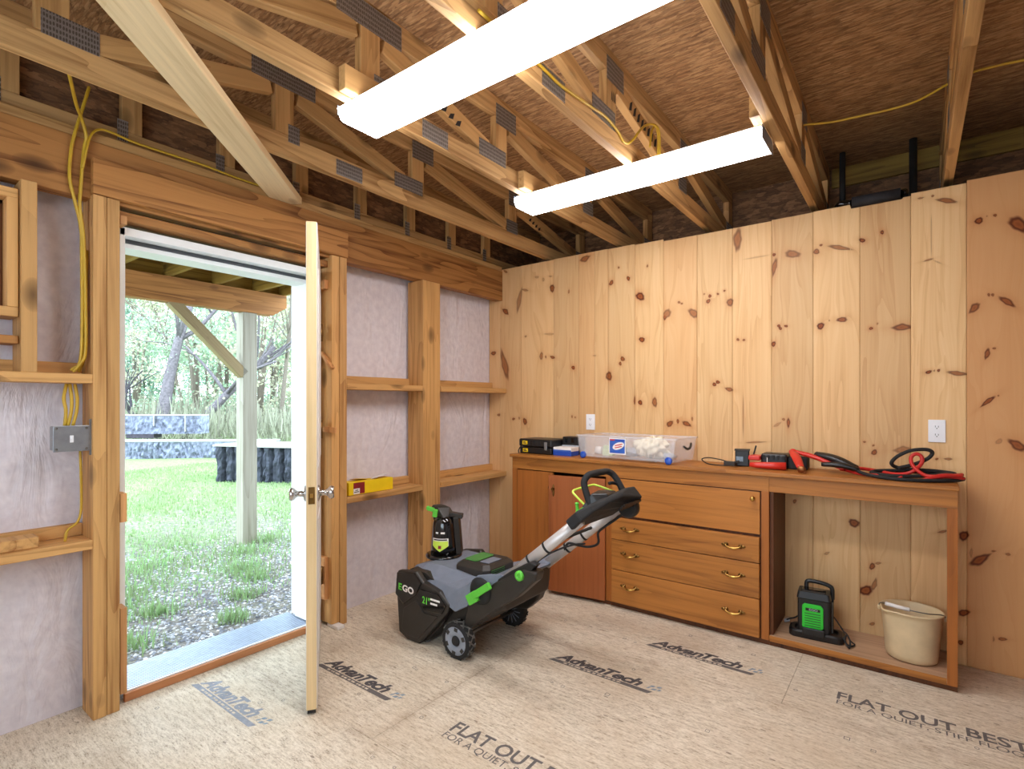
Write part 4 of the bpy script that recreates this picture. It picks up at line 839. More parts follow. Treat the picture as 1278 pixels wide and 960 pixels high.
lput('end_handle',MB().tube(spline([(L2+.004,-.05,.105),(L2+.012,-.03,.092),(L2+.014,0,.09),(L2+.012,.03,.10),(L2+.004,.055,.118)],4),.007,8),'slot',t)
# contents of the bin
bx,by=1.372,-.188
def blob(c,r,seed,n=24,m=14,amp=.25):
    rs=random.Random(seed); ph=[(rs.randint(3,13),rs.uniform(0,6.3),rs.uniform(1,9),rs.uniform(0,6.3)) for _ in range(9)]
    R=[]
    for i in range(m+1):
        a=math.pi*i/m; a=min(max(a,.03),math.pi-.03); row=[]
        for k in range(n):
            b=2*math.pi*k/n; d=1+sum(math.sin(p*b+q)*math.sin(s*a+u) for p,q,s,u in ph)*amp/5
            row.append((c[0]+r[0]*d*math.sin(a)*math.cos(b),c[1]+r[1]*d*math.sin(a)*math.sin(b),c[2]-r[2]*d*math.cos(a)))
        R.append(row)
    return MB().rings(R)
single('folded_cloth',blob((1.49,-.19,WZ+.082),(.10,.085,.060),5,64,30,amp=.42),'cloth','crumpled cream cloth in the right half of the plastic bin','cloth')
single('small_carton',MB().box(1.165,1.235,-.24,-.19,WZ+.018,WZ+.055),'palegreen','lower pale green carton lying in the left half of the bin','box','cartons in the bin',bev=.002)
single('small_carton',MB().box(1.17,1.24,-.235,-.19,WZ+.056,WZ+.085),'palegreen','upper pale green carton stacked in the left half of the bin','box','cartons in the bin',bev=.002)
single('plastic_bag',blob((1.335,-.16,WZ+.045),(.075,.06,.026),9,amp=.4),'greybag','grey crumpled plastic bag behind the label of the bin','bag')
single('plastic_bag',blob((1.60,-.2,WZ+.036),(.04,.05,.02),12,amp=.3),'greybag','grey crumpled plastic bag at the right end of the bin','bag')
single('paper_roll',MB().lathe([(.026,1.10),(.026,1.145)],(0,-.2,WZ+.047),16,'X'),'paper','white roll at the left end inside the bin','roll')
# thin cord and clip at the right of the bin
t=thing('sensor_lead',(1.93,-.19,WZ),'thin black lead with grey clip right of the plastic bin','cord')
put('lead',MB().tube(spline([(1.97,-.22,WZ+.008),(1.90,-.235,WZ+.006),(1.83,-.20,WZ+.008),(1.775,-.12,WZ+.022),(1.80,-.08,WZ+.03),(1.87,-.10,WZ+.026),(1.93,-.14,WZ+.02)],6),.0035,6),'blackm',t)
put('clip',MB().obox((1.965,-.215,WZ+.018),(.032,-.008,0),(.003,.018,0),(0,0,.012)).obox((1.99,-.205,WZ+.026),(.02,.008,.006),(-.004,.012,0),(0,0,.006)),'slot',t,bev=.004)
# tester with display
t=thing('battery_tester',(2.02,-.13,WZ),'small black device with pale blue display standing on the worktop','device')
put('device_body',MB().obox((2.012,-.14,WZ+.045),(.037,.006,0),(-.006,.03,0),(0,0,.045)),'black',t,bev=.006); put('display',MB().obox((2.005,-.1735,WZ+.043),(.018,.003,0),(-.0002,.001,0),(0,0,.014)),'inkblue',t); put('top_rim',MB().obox((2.012,-.14,WZ+.093),(.040,.0065,0),(-.0065,.033,0),(0,0,.004)),'slot',t)
put('stub_antenna',MB().bar((2.06,-.10,WZ+.05),(2.075,-.09,WZ+.118),.008,.008),'black',t,bev=.002)
# jump starter with red trim
t=thing('jump_starter',(2.17,-.10,WZ),'black ribbed power pack with a red end lying before the pine wall','power pack')
put('pack_body',MB().box(2.115,2.25,-.165,-.055,WZ,WZ+.082),'black',t,bev=.012)
for k in range(5): put('grip_rib',MB().box(2.125+k*.025,2.137+k*.025,-.169,-.164,WZ+.05,WZ+.074),'blackm',t,bev=.001)
put('side_box',MB().box(2.252,2.345,-.15,-.06,WZ,WZ+.068),'blackm',t,bev=.008)
put('red_end',MB().box(2.055,2.118,-.19,-.10,WZ+.042,WZ+.068),'red',t,bev=.006); put('white_mark',MB().box(2.148,2.152,-.1695,-.1685,WZ+.022,WZ+.06),'paper',t)
single('red_handle_tube',MB().tube([(2.075,-.235,WZ+.022),(2.11,-.235,WZ+.021),(2.18,-.228,WZ+.022),(2.255,-.222,WZ+.023)],[.013,.017,.019,.0215],14),'red','plain red round grip lying at the front of the worktop','grip',bev=0)
# jumper cables
t=thing('jumper_cables',(2.65,-.18,WZ),'red and black jumper cables coiled at the right end of the worktop','jumper cables')
def clampm(m,a,b,c,w=.03,th=.018,curve=.01):
    p=[Vector(a),(Vector(a)+Vector(b))/2+Vector((0,0,curve)),Vector(b)]
    m.tube(spline(p,6),[th*.75+th*.25*math.sin(math.pi*i/12) for i in range(13)],8,flat=.62)
    return m
m=MB(); clampm(m,(2.268,-.13,WZ+.098),(2.335,-.295,WZ+.028),0,th=.024); clampm(m,(2.275,-.12,WZ+.098),(2.52,-.19,WZ+.022),0,th=.022); m.ell((2.273,-.13,WZ+.10),.016,.016,.013,10,6)
rc=put('red_clamp',m,'red',t); put('copper_jaw',MB().ell((2.342,-.315,WZ+.022),.022,.010,.018,10,6).box(2.325,2.362,-.318,-.300,WZ+.006,WZ+.012),'copper',rc,at=Vector(t.location),bev=.002)
m=MB(); clampm(m,(2.385,-.13,WZ+.088),(2.57,-.20,WZ+.034),0,th=.034); clampm(m,(2.42,-.215,WZ+.045),(2.585,-.215,WZ+.028),0,th=.024); m.ell((2.39,-.12,WZ+.078),.02,.016,.014,10,6)
bc=put('black_clamp',m,'black',t)
put('black_cable',MB().tube(spline([(2.56,-.20,WZ+.028),(2.62,-.27,WZ+.014),(2.72,-.33,WZ+.009),(2.82,-.325,WZ+.009),(2.93,-.26,WZ+.010),(2.985,-.17,WZ+.011),(2.96,-.08,WZ+.014),(2.86,-.09,WZ+.020),(2.74,-.10,WZ+.024),(2.66,-.14,WZ+.022),(2.635,-.20,WZ+.018),(2.70,-.25,WZ+.014),(2.80,-.23,WZ+.016),(2.92,-.17,WZ+.028),(2.955,-.13,WZ+.030),(2.88,-.10,WZ+.034),(2.76,-.12,WZ+.038),(2.715,-.15,WZ+.060),(2.735,-.16,WZ+.098),(2.79,-.16,WZ+.132),(2.85,-.15,WZ+.140),(2.873,-.14,WZ+.125),(2.855,-.14,WZ+.095),(2.80,-.15,WZ+.064),(2.74,-.17,WZ+.044)],6),.0088,8),'blackm',t)
put('red_cable',MB().tube(spline([(2.50,-.185,WZ+.022),(2.58,-.14,WZ+.028),(2.66,-.12,WZ+.018),(2.73,-.17,WZ+.014),(2.79,-.20,WZ+.030),(2.83,-.175,WZ+.070),(2.832,-.165,WZ+.105),(2.812,-.165,WZ+.118),(2.792,-.17,WZ+.10),(2.797,-.18,WZ+.065),(2.825,-.21,WZ+.035),(2.86,-.24,WZ+.022),(2.93,-.25,WZ+.030),(3.0-.02,-.20,WZ+.034)],6),.0085,8),'redcable',t)
put('red_cable',MB().tube(spline([(2.52,-.18,WZ+.02),(2.60,-.23,WZ+.010),(2.70,-.24,WZ+.009),(2.76,-.25,WZ+.010)],5),.0085,8),'redcable',t)
m=MB(); clampm(m,(2.84,-.30,WZ+.012),(2.975,-.225,WZ+.030),0,th=.016); clampm(m,(2.85,-.285,WZ+.012),(2.985,-.215,WZ+.020),0,th=.014); put('red_clamp',m,'redcable',t)
# ---------------------------------------------------------------- in the open bay
BZ=.0555
t=thing('pack_charger',(2.395,-.205,BZ),'black upright charger with a bright green front panel on its low stand','charger',rz=math.radians(4))
m=MB()
def rrect(hx,hy,z,r=.03,n=4,cx=0,cy=0):
    R=[]
    for (sx,sy,a0) in ((1,1,0),(-1,1,90),(-1,-1,180),(1,-1,270)):
        for k in range(n+1):
            a=math.radians(a0+90*k/n); R.append((cx+sx*(hx-r)+r*math.cos(a),cy+sy*(hy-r)+r*math.sin(a),z))
    return R
m.rings([rrect(.122,.062,.0),rrect(.125,.065,.006),rrect(.125,.065,.030),rrect(.115,.056,.037),rrect(.10,.042,.037),rrect(.095,.038,.026)],smooth=False); lput('stand',m,'black',t)
m=MB().box(-.060,.040,-.074,-.060,.022,.060); lput('stand_bridge',m,'black',t,bev=.004)
m=MB().loft([rrect(.072,.048,.024,.012,3,-.01,.0),rrect(.074,.050,.06,.012,3,-.01),rrect(.074,.050,.20,.012,3,-.01),rrect(.078,.054,.205,.012,3,-.01),rrect(.072,.048,.238,.012,3,-.01)]); lput('charger_body',m,'black',t)
for y in (-.02,.02): lput('side_rail',MB().box(.066,.078,y-.008,y+.008,.04,.20),'gloss',t,bev=.003)
g_=[(-.062,.062),(-.052,.050),(.022,.050),(.034,.064),(.034,.166),(.022,.180),(-.052,.180),(-.062,.168)]
gp=lput('green_panel',MB().prism(g_,'Y',-.059,-.049),'green2',t,bev=.003)
m=MB()
for k in range(6): m.box(-.050,.022,-.0615,-.0592,.068+k*.0125,.0705+k*.0125)
put('vent_slot',m,'slot',gp,at=(0,0,0)); put('badge',MB().box(-.046,.020,-.0612,-.0592,.146,.160),'black',gp,at=(0,0,0)); text('badge_lettering','EGO',.015,'greybag',gp,Matrix.Translation((-.031,-.0616,.1485))@Matrix.Rotation(math.pi/2,4,'X'),bold=.0004,sx=1.3)
m=MB().tube(spline([(-.045,.02,.232),(-.047,.022,.262),(-.036,.024,.278),(.02,.026,.276),(.058,.026,.266),(.070,.026,.25),(.071,.024,.20)],5),.0105,8); lput('carry_handle',m,'black',t)
m=MB().obox((-.01,-.02,.244),(.055,0,0),(0,.03,0),(0,0,.006)); lput('top_cover',m,'gloss',t,bev=.003)
lput('power_cord',MB().tube(spline([(.07,.02,.12),(.095,.01,.09),(.12,.0,.055),(.135,-.01,.045),(.15,-.02,.02),(.168,-.03,.008),(.15,-.055,.006),(.128,-.05,.02),(.135,-.03,.05),(.15,-.06,.03),(.145,-.085,.006),(.12,-.06,.045)],6),.004,6),'blackm',t)
cable('loose_cord',[(2.326,-.15,BZ+.10),(2.29,-.14,BZ+.055),(2.25,-.12,BZ+.028),(2.228,-.10,BZ+.006)],.004,'blackm','thin black cord running behind the green charger to the cabinet side','cord')
single('cord_plug',MB().obox((2.238,-.105,BZ+.013),(.012,.006,.004),(-.004,.009,0),(0,0,.008)),'greybag','small pale plug lying in the left back corner of the open bay','plug',bev=.003)
# bucket
t=thing('bucket',(2.793,-.195,BZ),'worn beige bucket with pouring spout in the right of the open bay','bucket')
def ring(r,z,sp=0.,n=40):
    R=[]
    for k in range(n):
        a=2*math.pi*k/n; d=((a-math.radians(222)+math.pi)%(2*math.pi))-math.pi
        rr=r+sp*math.exp(-(d/.22)**2); R.append((rr*math.cos(a),rr*math.sin(a)*.92,z))
    return R
m=MB().rings([ring(.04,.004),ring(.094,.003),ring(.101,.008),ring(.104,.03),ring(.112,.13,.006),ring(.119,.205,.014),ring(.120,.226,.020),ring(.126,.228,.022),ring(.127,.234,.024),ring(.123,.237,.023),ring(.117,.232,.02),ring(.110,.13,.004),ring(.100,.012),ring(.04,.010)]); lput('bucket_body',m,'bucket',t)
for s in (-1,1): lput('handle_ear',MB().ell((s*.128,0,.216),.008,.012,.014,10,6),'bucket',t)
hp=[(-.130,0,.217),(-.118,-.05,.236),(-.075,-.085,.242),(0,-.098,.240),(.07,-.086,.238),(.118,-.048,.232),(.130,0,.217)]
hp=[(-.130,0,.217),(-.120,-.02,.242),(-.085,-.04,.246),(-.02,-.055,.243),(.06,-.055,.241),(.115,-.03,.240),(.130,0,.217)]
h_=lput('wire_handle',MB().tube(spline(hp,6),.0025,6),'steel',t); put('white_grip',MB().tube([(-.100,-.034,.247),(-.06,-.049,.2465),(-.005,-.058,.245)],.0095,10),'paper',h_,at=(0,0,0))
# ---------------------------------------------------------------- snow blower (faces the door wall, handle towards the cabinets)
yc=-1.17
t=SB=thing('snow_blower',(.97,yc,0),'black and grey electric snow blower with silver folding handle in the middle of the floor','snow blower')
def sym(x,pts):
    return [(x,yc-a,z) for a,z in pts]+[(x,yc+a,z) for a,z in reversed(pts)]
# scoop side plates
side=[(.53,.31),(.545,.362),(.69,.383),(.745,.335),(.865,.312),(.935,.258),(.925,.22),(.712,.003),(.62,.003),(.556,.03)]
for s,nm_ in ((-1,'near'),(1,'far')):
    ya,yb=yc+s*.240,yc+s*.280
    p=put('scoop_side',MB().prism(side,'Y',ya,yb),'dusty',t,bev=.010,seg=3)
    pan=[(.705,.268),(.728,.300),(.862,.298),(.918,.252),(.890,.205),(.765,.195)]
    q=sub('raised_badge_panel',MB().prism(pan,'Y',yb-s*.002,yb+s*.010),'gloss',p,t,bev=.004)
    lo=[(.60,.17),(.70,.235),(.755,.180),(.86,.185),(.715,.035),(.63,.03),(.585,.06)]
    sub('lower_moulding',MB().prism(lo,'Y',yb-s*.002,yb+s*.005),'dusty',p,t,bev=.003)
    if s<0:
        sub('upper_block',MB().prism([(.535,.235),(.548,.355),(.685,.376),(.738,.330),(.70,.262),(.60,.19)],'Y',yb-s*.002,yb+s*.008),'gloss',p,t,bev=.006)
        Rx=Matrix.Rotation(math.pi/2,4,'X')
        off=-Vector(t.location)
        def lett(name,sx,s_,size,x,z,mat,bold=0.,dy=-.0095):
            text(name,s_,size,mat,p,Matrix.Translation(Vector((x,yb+dy,z))+off)@Matrix.Rotation(math.radians(3),4,'Y')@Rx,bold=bold,sx=sx)
        lett('green_letter',1.2,'E',.048,.562,.268,'green',.002); lett('badge_lettering',1.2,'GO',.048,.595,.266,'paper',.002)
        lett('green_figures',.85,'21"',.050,.752,.236,'green',.0015,-.0115)
        for zz in (.262,.240):
            sub('small_print',MB().box(.812,.880 if zz>.25 else .862,yb-.0112,yb-.0104,zz,zz+.010),'paper',p,t)
shell=[(.60,.372),(.72,.372),(.84,.33),(.90,.24),(.86,.14),(.735,.012),(.69,.012),(.70,.035),(.81,.15),(.845,.24),(.79,.31),(.70,.345),(.60,.35)]
put('scoop_shell',MB().prism(shell,'Y',yc-.239,yc+.239),'dusty',t,bev=.003)
put('scraper_bar',MB().box(.66,.735,yc-.238,yc+.238,.004,.011),'galv',t)
au=MB().lathe([(.018,yc-.239),(.018,yc+.239)],(.70,0,.18),12,'Y')
for k in range(2):
    a0=math.pi*k; rings=[]
    for j in range(15):
        yy=yc-.225+.45*j/14; a=a0+1.1*abs(j-7)/7; ca,sa=math.cos(a),math.sin(a)
        rings.append([(.70+ca*.018-sa*.006,yy,.18+sa*.018+ca*.006),(.70+ca*.115-sa*.006,yy,.18+sa*.115+ca*.006),(.70+ca*.115+sa*.006,yy,.18+sa*.115-ca*.006),(.70+ca*.018+sa*.006,yy,.18+sa*.018-ca*.006)])
    au.rings(rings,smooth=True)
put('auger',au,'blackm',t)
# grey shroud
st=[(.575,[(.215,.335),(.21,.350),(.17,.372)]),(.66,[(.225,.325),(.22,.360),(.16,.396)]),(.755,[(.255,.305),(.235,.352),(.15,.398)]),(.88,[(.272,.262),(.245,.345),(.145,.386)]),(.97,[(.275,.232),(.255,.345),(.145,.376)]),(1.04,[(.265,.272),(.255,.385),(.150,.378)]),(1.10,[(.258,.330),(.250,.438),(.150,.395)]),(1.17,[(.245,.375),(.240,.455),(.150,.41)]),(1.225,[(.235,.40),(.23,.462),(.15,.42)]),(1.25,[(.22,.41),(.215,.44),(.14,.42)])]
put('grey_shroud',MB().loft([sym(x,p) for x,p in st]),'greybody',t,bev=.006,seg=2)
# chassis
st=[(.78,[(.20,.10),(.215,.13),(.215,.31)]),(.95,[(.20,.115),(.215,.135),(.22,.30)]),(1.08,[(.20,.175),(.215,.19),(.235,.33)]),(1.17,[(.20,.25),(.215,.265),(.225,.385)]),(1.23,[(.17,.27),(.19,.29),(.20,.40)])]
put('chassis',MB().loft([sym(x,p) for x,p in st]),'dusty',t,bev=.010,seg=2)
for s in (-1,1):
    arm=[(.99,.125),(1.030,.150),(1.18,.268),(1.33,.372),(1.435,.470),(1.447,.512),(1.37,.520),(1.27,.462),(1.17,.40),(1.03,.30)] if s<0 else [(.99,.115),(1.09,.135),(1.16,.20),(1.20,.30),(1.21,.40),(1.17,.40),(1.03,.30)]
    put('side_arm',MB().prism(arm,'Y',yc+s*.245,yc+s*.175),'dusty',t,bev=.012,seg=3)
# battery
bt=put('battery',MB().loft([[(x,y,z) for x,y in ((.845,-1.30),(1.03,-1.30),(1.055,-1.27),(1.055,-1.07),(1.03,-1.05),(.845,-1.05),(.825,-1.08),(.825,-1.27))] for z in (.36,.412)]+[[(x,y,.432) for x,y in ((.865,-1.27),(1.01,-1.275),(1.035,-1.25),(1.03,-1.09),(1.01,-1.07),(.865,-1.075),(.85,-1.10),(.85,-1.25))]]),'dusty',t,bev=.004)
sub('green_battery_top',MB().prism([(.865,-1.25),(.935,-1.25),(.945,-1.235),(.945,-1.11),(.935,-1.095),(.865,-1.095),(.856,-1.11),(.856,-1.235)],'Z',.4325,.437),'dimgreen',bt,t,bev=.002)
sub('battery_grille',MB().box(1.0555,1.058,-1.26,-1.15,.372,.408),'dimgreen',bt,t); sub('battery_plate',MB().box(.96,1.02,-1.24,-1.13,.4325,.436),'greybody',bt,t,bev=.001)
for k in range(4): sub('grille_bar',MB().box(1.0582,1.060,-1.262,-1.148,.373+k*.0095,.378+k*.0095),'blackm',bt,t)
# discharge chute
cx,cy=.628,-1.172
rg=put('chute_ring',MB().lathe([(.085,.388),(.104,.392),(.106,.402),(.100,.410),(.085,.412)],(cx,cy,0),28),'gloss',t)
def crs(z,r,k=1.,sh=0.): return [(cx+sh+r*math.cos(2*math.pi*i/28)*k,cy+r*math.sin(2*math.pi*i/28),z) for i in range(28)]
ch=put('chute',MB().loft([crs(.410,.078),crs(.46,.074),crs(.53,.069),crs(.585,.064),crs(.612,.054),crs(.625,.034)],True),'gloss',t)
# label on the side facing the room
def patch(a0,a1,za,zb,rr,n=6,point=False):
    m=MB(); V_=[]
    for i in range(n+1):
        a=a0+(a1-a0)*i/n; zz=za-(.030*(1-abs(2*i/n-1)) if point else 0)
        r1=.078-(zz-.41)*.083+rr; r2=.078-(zz*0+zb-.41)*.083+rr
        V_.append([(cx+r1*math.cos(a),cy+r1*math.sin(a),zz),(cx+r2*math.cos(a),cy+r2*math.sin(a),zb)])
    m.add([p for q in V_ for p in q],[(2*i,2*i+2,2*i+3,2*i+1) for i in range(n)]); return m
a0,a1=math.radians(-105),math.radians(-25)
lb=sub('warning_label',patch(a0,a1,.468,.509,.0015,6,True),'paper',ch,t); sub('yellow_field',patch(a0+.04,a1-.04,.466,.494,.0022,6,True),'lime',ch,t); sub('label_lettering',patch(a0+.12,a1-.12,.498,.505,.0024,6),'slot',ch,t); sub('warning_mark',patch(a0+.58,a1-.58,.452,.470,.0028,4),'redlab',ch,t)
sub('white_print',patch(a0+.3,a0+.55,.535,.545,.0024,3),'paper',ch,t); sub('white_print',patch(a0+.75,a0+1.1,.535,.545,.0024,3),'paper',ch,t)
fl=MB().loft([[(cx+.045,cy+.075,z),(cx+.078,cy+.02,z),(cx+.095,cy+.045,z),(cx+.06,cy+.10,z)] for z in (.41,)]+[[(cx+.03,cy+.066,.62),(cx+.062,cy+.010,.62),(cx+.082,cy+.035,.62),(cx+.045,cy+.09,.62)]]); put('chute_flange',fl,'dusty',t,bev=.003)
df=MB().loft([[(cx-.050,cy-.040,.600),(cx+.050,cy-.030,.600),(cx+.060,cy+.055,.600),(cx-.040,cy+.045,.600)],[(cx-.075,cy-.030,.672),(cx-.020,cy-.030,.672),(cx+.010,cy+.045,.668),(cx-.055,cy+.045,.672)],[(cx-.075,cy-.020,.684),(cx-.040,cy-.022,.684),(cx-.020,cy+.030,.680),(cx-.060,cy+.035,.684)]]); put('deflector',df,'dusty',t,bev=.006)
put('deflector_side',MB().obox((cx+.055,cy+.05,.628),(.028,.02,-.006),(-.015,.022,0),(.002,0,.012)),'dusty',t,bev=.003)
gl=MB().obox((cx-.045,cy-.062,.668),(.018,.010,-.004),(-.006,.010,0),(0,0,.011)).obox((cx-.012,cy-.060,.648),(.012,.006,-.002),(-.005,.009,0),(.004,0,.022)).ell((cx-.062,cy-.066,.672),.013,.013,.014,10,6); put('deflector_trigger',gl,'green',t,bev=.003)
# wheels
def wheel(ya,yb,x,r,side,spokes):
    w=put('wheel',MB().lathe([(r-.02,ya),(r-.004,ya),(r,ya+(yb-ya)*.15),(r,yb-(yb-ya)*.15),(r-.004,yb),(r-.02,yb),(r-.02,ya)],(x,0,r),36,'Y',cap=False),'blackm',t)
    tr=MB()
    for k in range(26):
        a=2*math.pi*k/26; da=.05*(1 if k%2 else -1)
        tr.obox((x+math.cos(a)*(r+.0005),(ya+yb)/2,r+math.sin(a)*(r+.0005)),(math.cos(a)*.0022,0,math.sin(a)*.0022),(math.cos(a+1.57)*da*.4,(yb-ya)*.42,math.sin(a+1.57)*da*.4),(-math.sin(a)*.0045,0,math.cos(a)*.0045))
    sub('tread',tr,'tread' if side else 'blackm',w,t)
    f=ya if side else yb; g=1 if side else -1
    ri=MB().lathe([(r-.0205,f+g*.03),(r-.0205,f+g*.002),(r-.025,f-g*.002),(.034,f-g*.001),(.030,f+g*.006),(.0,f+g*.006)],(x,0,r),36,'Y') if side else MB().lathe([(r-.021,ya+.002),(r-.021,ya+.012),(.0,ya+.012),(0,ya+.002)],(x,0,r),36,'Y')
    sub('rim',ri,'greywheel' if side else 'blackm',w,t)
    if side:
        nb=MB()
        for k in range(6):
            a=math.pi/3*k+.4
            nb.obox((x+math.cos(a)*(r-.032),f+.0012,r+math.sin(a)*(r-.032)),(-math.sin(a)*.011,0,math.cos(a)*.011),(0,.0045,0),(math.cos(a)*.0085,0,math.sin(a)*.0085))
        sub('rim_notch',nb,'slot',w,t)
        sub('hub_cap',MB().lathe([(.020,f-.004),(.026,f+.004),(.026,f+.012)],(x,0,r),20,'Y'),'blackm',w,t)
    else:
        rb=MB()
        for k in range(14):
            a=2*math.pi*k/14; rb.bar((x+math.cos(a)*.018,ya+.001,r+math.sin(a)*.018),(x+math.cos(a)*(r-.022),ya+.001,r+math.sin(a)*(r-.022)),.004,.005,up=(0,1,0))
        sub('rim_rib',rb,'greywheel',w,t); sub('hub_cap',MB().lathe([(.016,ya-.006),(.02,ya+.003)],(x,0,r),16,'Y'),'blackm',w,t)
R_=.0905
wheel(-1.452,-1.398,.978,R_,True,6); wheel(-.968,-.918,.955,R_,False,8)
put('axle',MB().lathe([(.009,-1.40),(.009,-.93)],(.975,0,R_),10,'Y'),'steel',t)
# latch lever and knobs
for s in (-1,1):
    yb=yc+s*.252
    put('lever_boss',MB().lathe([(.066,yb-s*.03),(.066,yb),(.052,yb+s*.010),(.030,yb+s*.012),(.0,yb+s*.012)],(1.115,0,.362),24,'Y'),'blackm',t)
    m=MB().bar((1.085,yb+s*.022,.335),(1.195,yb+s*.022,.412),.034,.020,up=(0,1,0)).obox((1.085,yb+s*.020,.328),(.027,0,.018),(0,.011,0),(-.014,0,.022)).bar((1.10,yb+s*.02,.315),(1.125,yb+s*.02,.335),.012,.012,up=(0,1,0))
    put('latch_lever',m,'green',t,bev=.004)
    yk=yc+s*.242
    if s<0: put('tube_knob',MB().lathe([(.024,yk-s*.01),(.024,yk+s*.012),(.018,yk+s*.018),(.007,yk+s*.018),(.007,yk+s*.010),(.0,yk+s*.010)],(1.352,0,.482),20,'Y'),'green',t)
# handle tubes
def flat_tube(p,q,w,h,mat,name):
    p=Vector(p);q=Vector(q);d=(q-p).normalized();y=Vector((0,1,0));n=d.cross(y).normalized()
    R=[]
    for c in (p,q): R.append([c+y*(w/2*math.cos(a)*(1 if abs(math.cos(a))>0 else 1))+n*(h/2*math.sin(a)) for a in [2*math.pi*k/16+.0 for k in range(16)]])
    return put(name,MB().rings(R),mat,t)
TN=((1.205,-1.350,.408),(1.64,-1.355,.768)); TF=((1.175,-.985,.375),(1.64,-.985,.760))
for (p,q) in (TN,TF):
    tb=flat_tube(p,q,.034,.052,'tube','handle_tube')
    d=Vector(q)-Vector(p)
    for f in (.36,.57):
        a=Vector(p)+d*f; b=a+d.normalized()*.011; y=Vector((0,1,0)); n=d.normalized().cross(y).normalized()
        sub('tube_clip',MB().rings([[c+y*(.0195*math.cos(2*math.pi*k/16))+n*(.029*math.sin(2*math.pi*k/16)) for k in range(16)] for c in (a,b)]),'blackm',tb,t)
    sock=[(1.19,.345),(1.22,.438),(1.30,.495),(1.40,.552),(1.44,.545),(1.40,.50),(1.30,.405)]
    if p[1]<yc: put('tube_socket',MB().prism(sock,'Y',-1.412,-1.37),'black',t,bev=.004)
put('cross_brace',MB().lathe([(.008,-1.35),(.008,-1.01)],(1.50,0,.648),10,'Y'),'blackm',t)
put('control_cable',MB().tube(spline([(1.33,-.99,.50),(1.38,-1.03,.555),(1.42,-1.0,.545),(1.47,-.975,.54),(1.52,-.97,.565),(1.525,-.98,.62),(1.56,-.985,.655),(1.62,-.985,.70),(1.70,-.985,.765)],6),.0065,7).tube(spline([(1.30,-1.33,.455),(1.36,-1.20,.53),(1.42,-1.08,.56),(1.46,-1.0,.56)],6),.005,6),'blackm',t)
# control head
d=Vector((.755,0,.656)); n=Vector((-.656,0,.755)); o=Vector((1.595,0,.742))
def hs(s,pts): return [tuple(o+d*s+n*b+Vector((0,a,0))) for a,b in pts]
hd=MB().loft([hs(.0,[(-1.392,-.026),(-1.392,.024),(-1.32,.030),(-1.04,.030),(-.968,.024),(-.968,-.026)]),hs(.07,[(-1.388,-.022),(-1.388,.026),(-1.32,.032),(-1.04,.034),(-.968,.028),(-.968,-.030)]),hs(.115,[(-1.33,-.014),(-1.33,.018),(-1.29,.026),(-1.05,.036),(-.966,.030),(-.966,-.044)]),hs(.155,[(-1.24,-.010),(-1.24,.010),(-1.21,.018),(-1.06,.032),(-.97,.026),(-.97,-.050)]),hs(.185,[(-1.14,-.010),(-1.14,.006),(-1.12,.012),(-1.05,.022),(-.98,.018),(-.98,-.046)])])
put('control_head',hd,'blackm',t,bev=.008,seg=2)
for k in range(3):
    sub_=MB().bar(tuple(o+d*(.135+k*.014)+n*-.05+Vector((0,-1.16,0))),tuple(o+d*(.135+k*.014)+n*-.05+Vector((0,-.975,0))),.008,.012); put('head_rib',sub_,'black',t)
pod=MB().loft([hs(.03,[(-1.27,.034),(-1.27,.045),(-1.20,.052),(-1.12,.045),(-1.12,.034)]),hs(.11,[(-1.25,.02),(-1.25,.07),(-1.18,.078),(-1.10,.07),(-1.10,.02)]),hs(.150,[(-1.2,.02),(-1.2,.035),(-1.16,.04),(-1.11,.035),(-1.11,.02)])]); put('switch_pod',pod,'black',t,bev=.005)
put('head_knob',MB().lathe([(.045,-1.02),(.052,-1.01),(.052,-.985),(.045,-.972)],(1.70,0,.775),20,'Y'),'black',t)
put('grip_loop',MB().tube(spline([(1.645,-1.245,.765),(1.628,-1.247,.81),(1.605,-1.247,.87),(1.592,-1.243,.915),(1.600,-1.225,.942),(1.605,-1.19,.949),(1.612,-1.10,.949),(1.620,-1.055,.946),(1.640,-1.032,.925),(1.675,-1.025,.87),(1.715,-1.02,.80),(1.725,-1.02,.78)],6),.0155,12),'blackm',t)
put('bail_rod',MB().tube(spline([(1.672,-1.10,.822),(1.64,-1.22,.795),(1.60,-1.235,.805),(1.545,-1.235,.845),(1.522,-1.225,.862),(1.525,-1.19,.870),(1.54,-1.08,.876),(1.555,-1.055,.874),(1.62,-1.03,.852),(1.695,-1.02,.825),(1.70,-1.03,.808)],5),.0052,8),'lime',t)
put('start_trigger',MB().bar((1.575,-1.27,.765),(1.57,-1.27,.815),.012,.012).ell((1.57,-1.27,.818),.010,.010,.007,10,6).obox((1.588,-1.27,.785),(.018,0,.012),(0,.010,0),(-.005,0,.008)),'green',t,bev=.002)
put('speed_lever',MB().tube(spline([(1.69,-1.02,.83),(1.672,-1.03,.86),(1.66,-1.035,.885),(1.645,-1.06,.895),(1.635,-1.08,.893)],4),.008,8),'black',t)
# ---------------------------------------------------------------- outside: porch, yard, walls, trees
GZ=-.12
single('porch_post',MB().box(-2.585,-2.445,-.83,-.69,GZ-.02,2.175),'greywood','grey square porch post standing in the grass outside','post',bev=.004)
b=MB().prism([(-4.2,2.176),(-.53,2.176),(-.385,2.27),(-.385,2.398),(-4.2,2.398)],'X',-2.545,-2.43); o=single('porch_beam',b,'deckwood','heavy notched beam on top of the porch post','beam',at=(-2.49,-2.3,2.28))
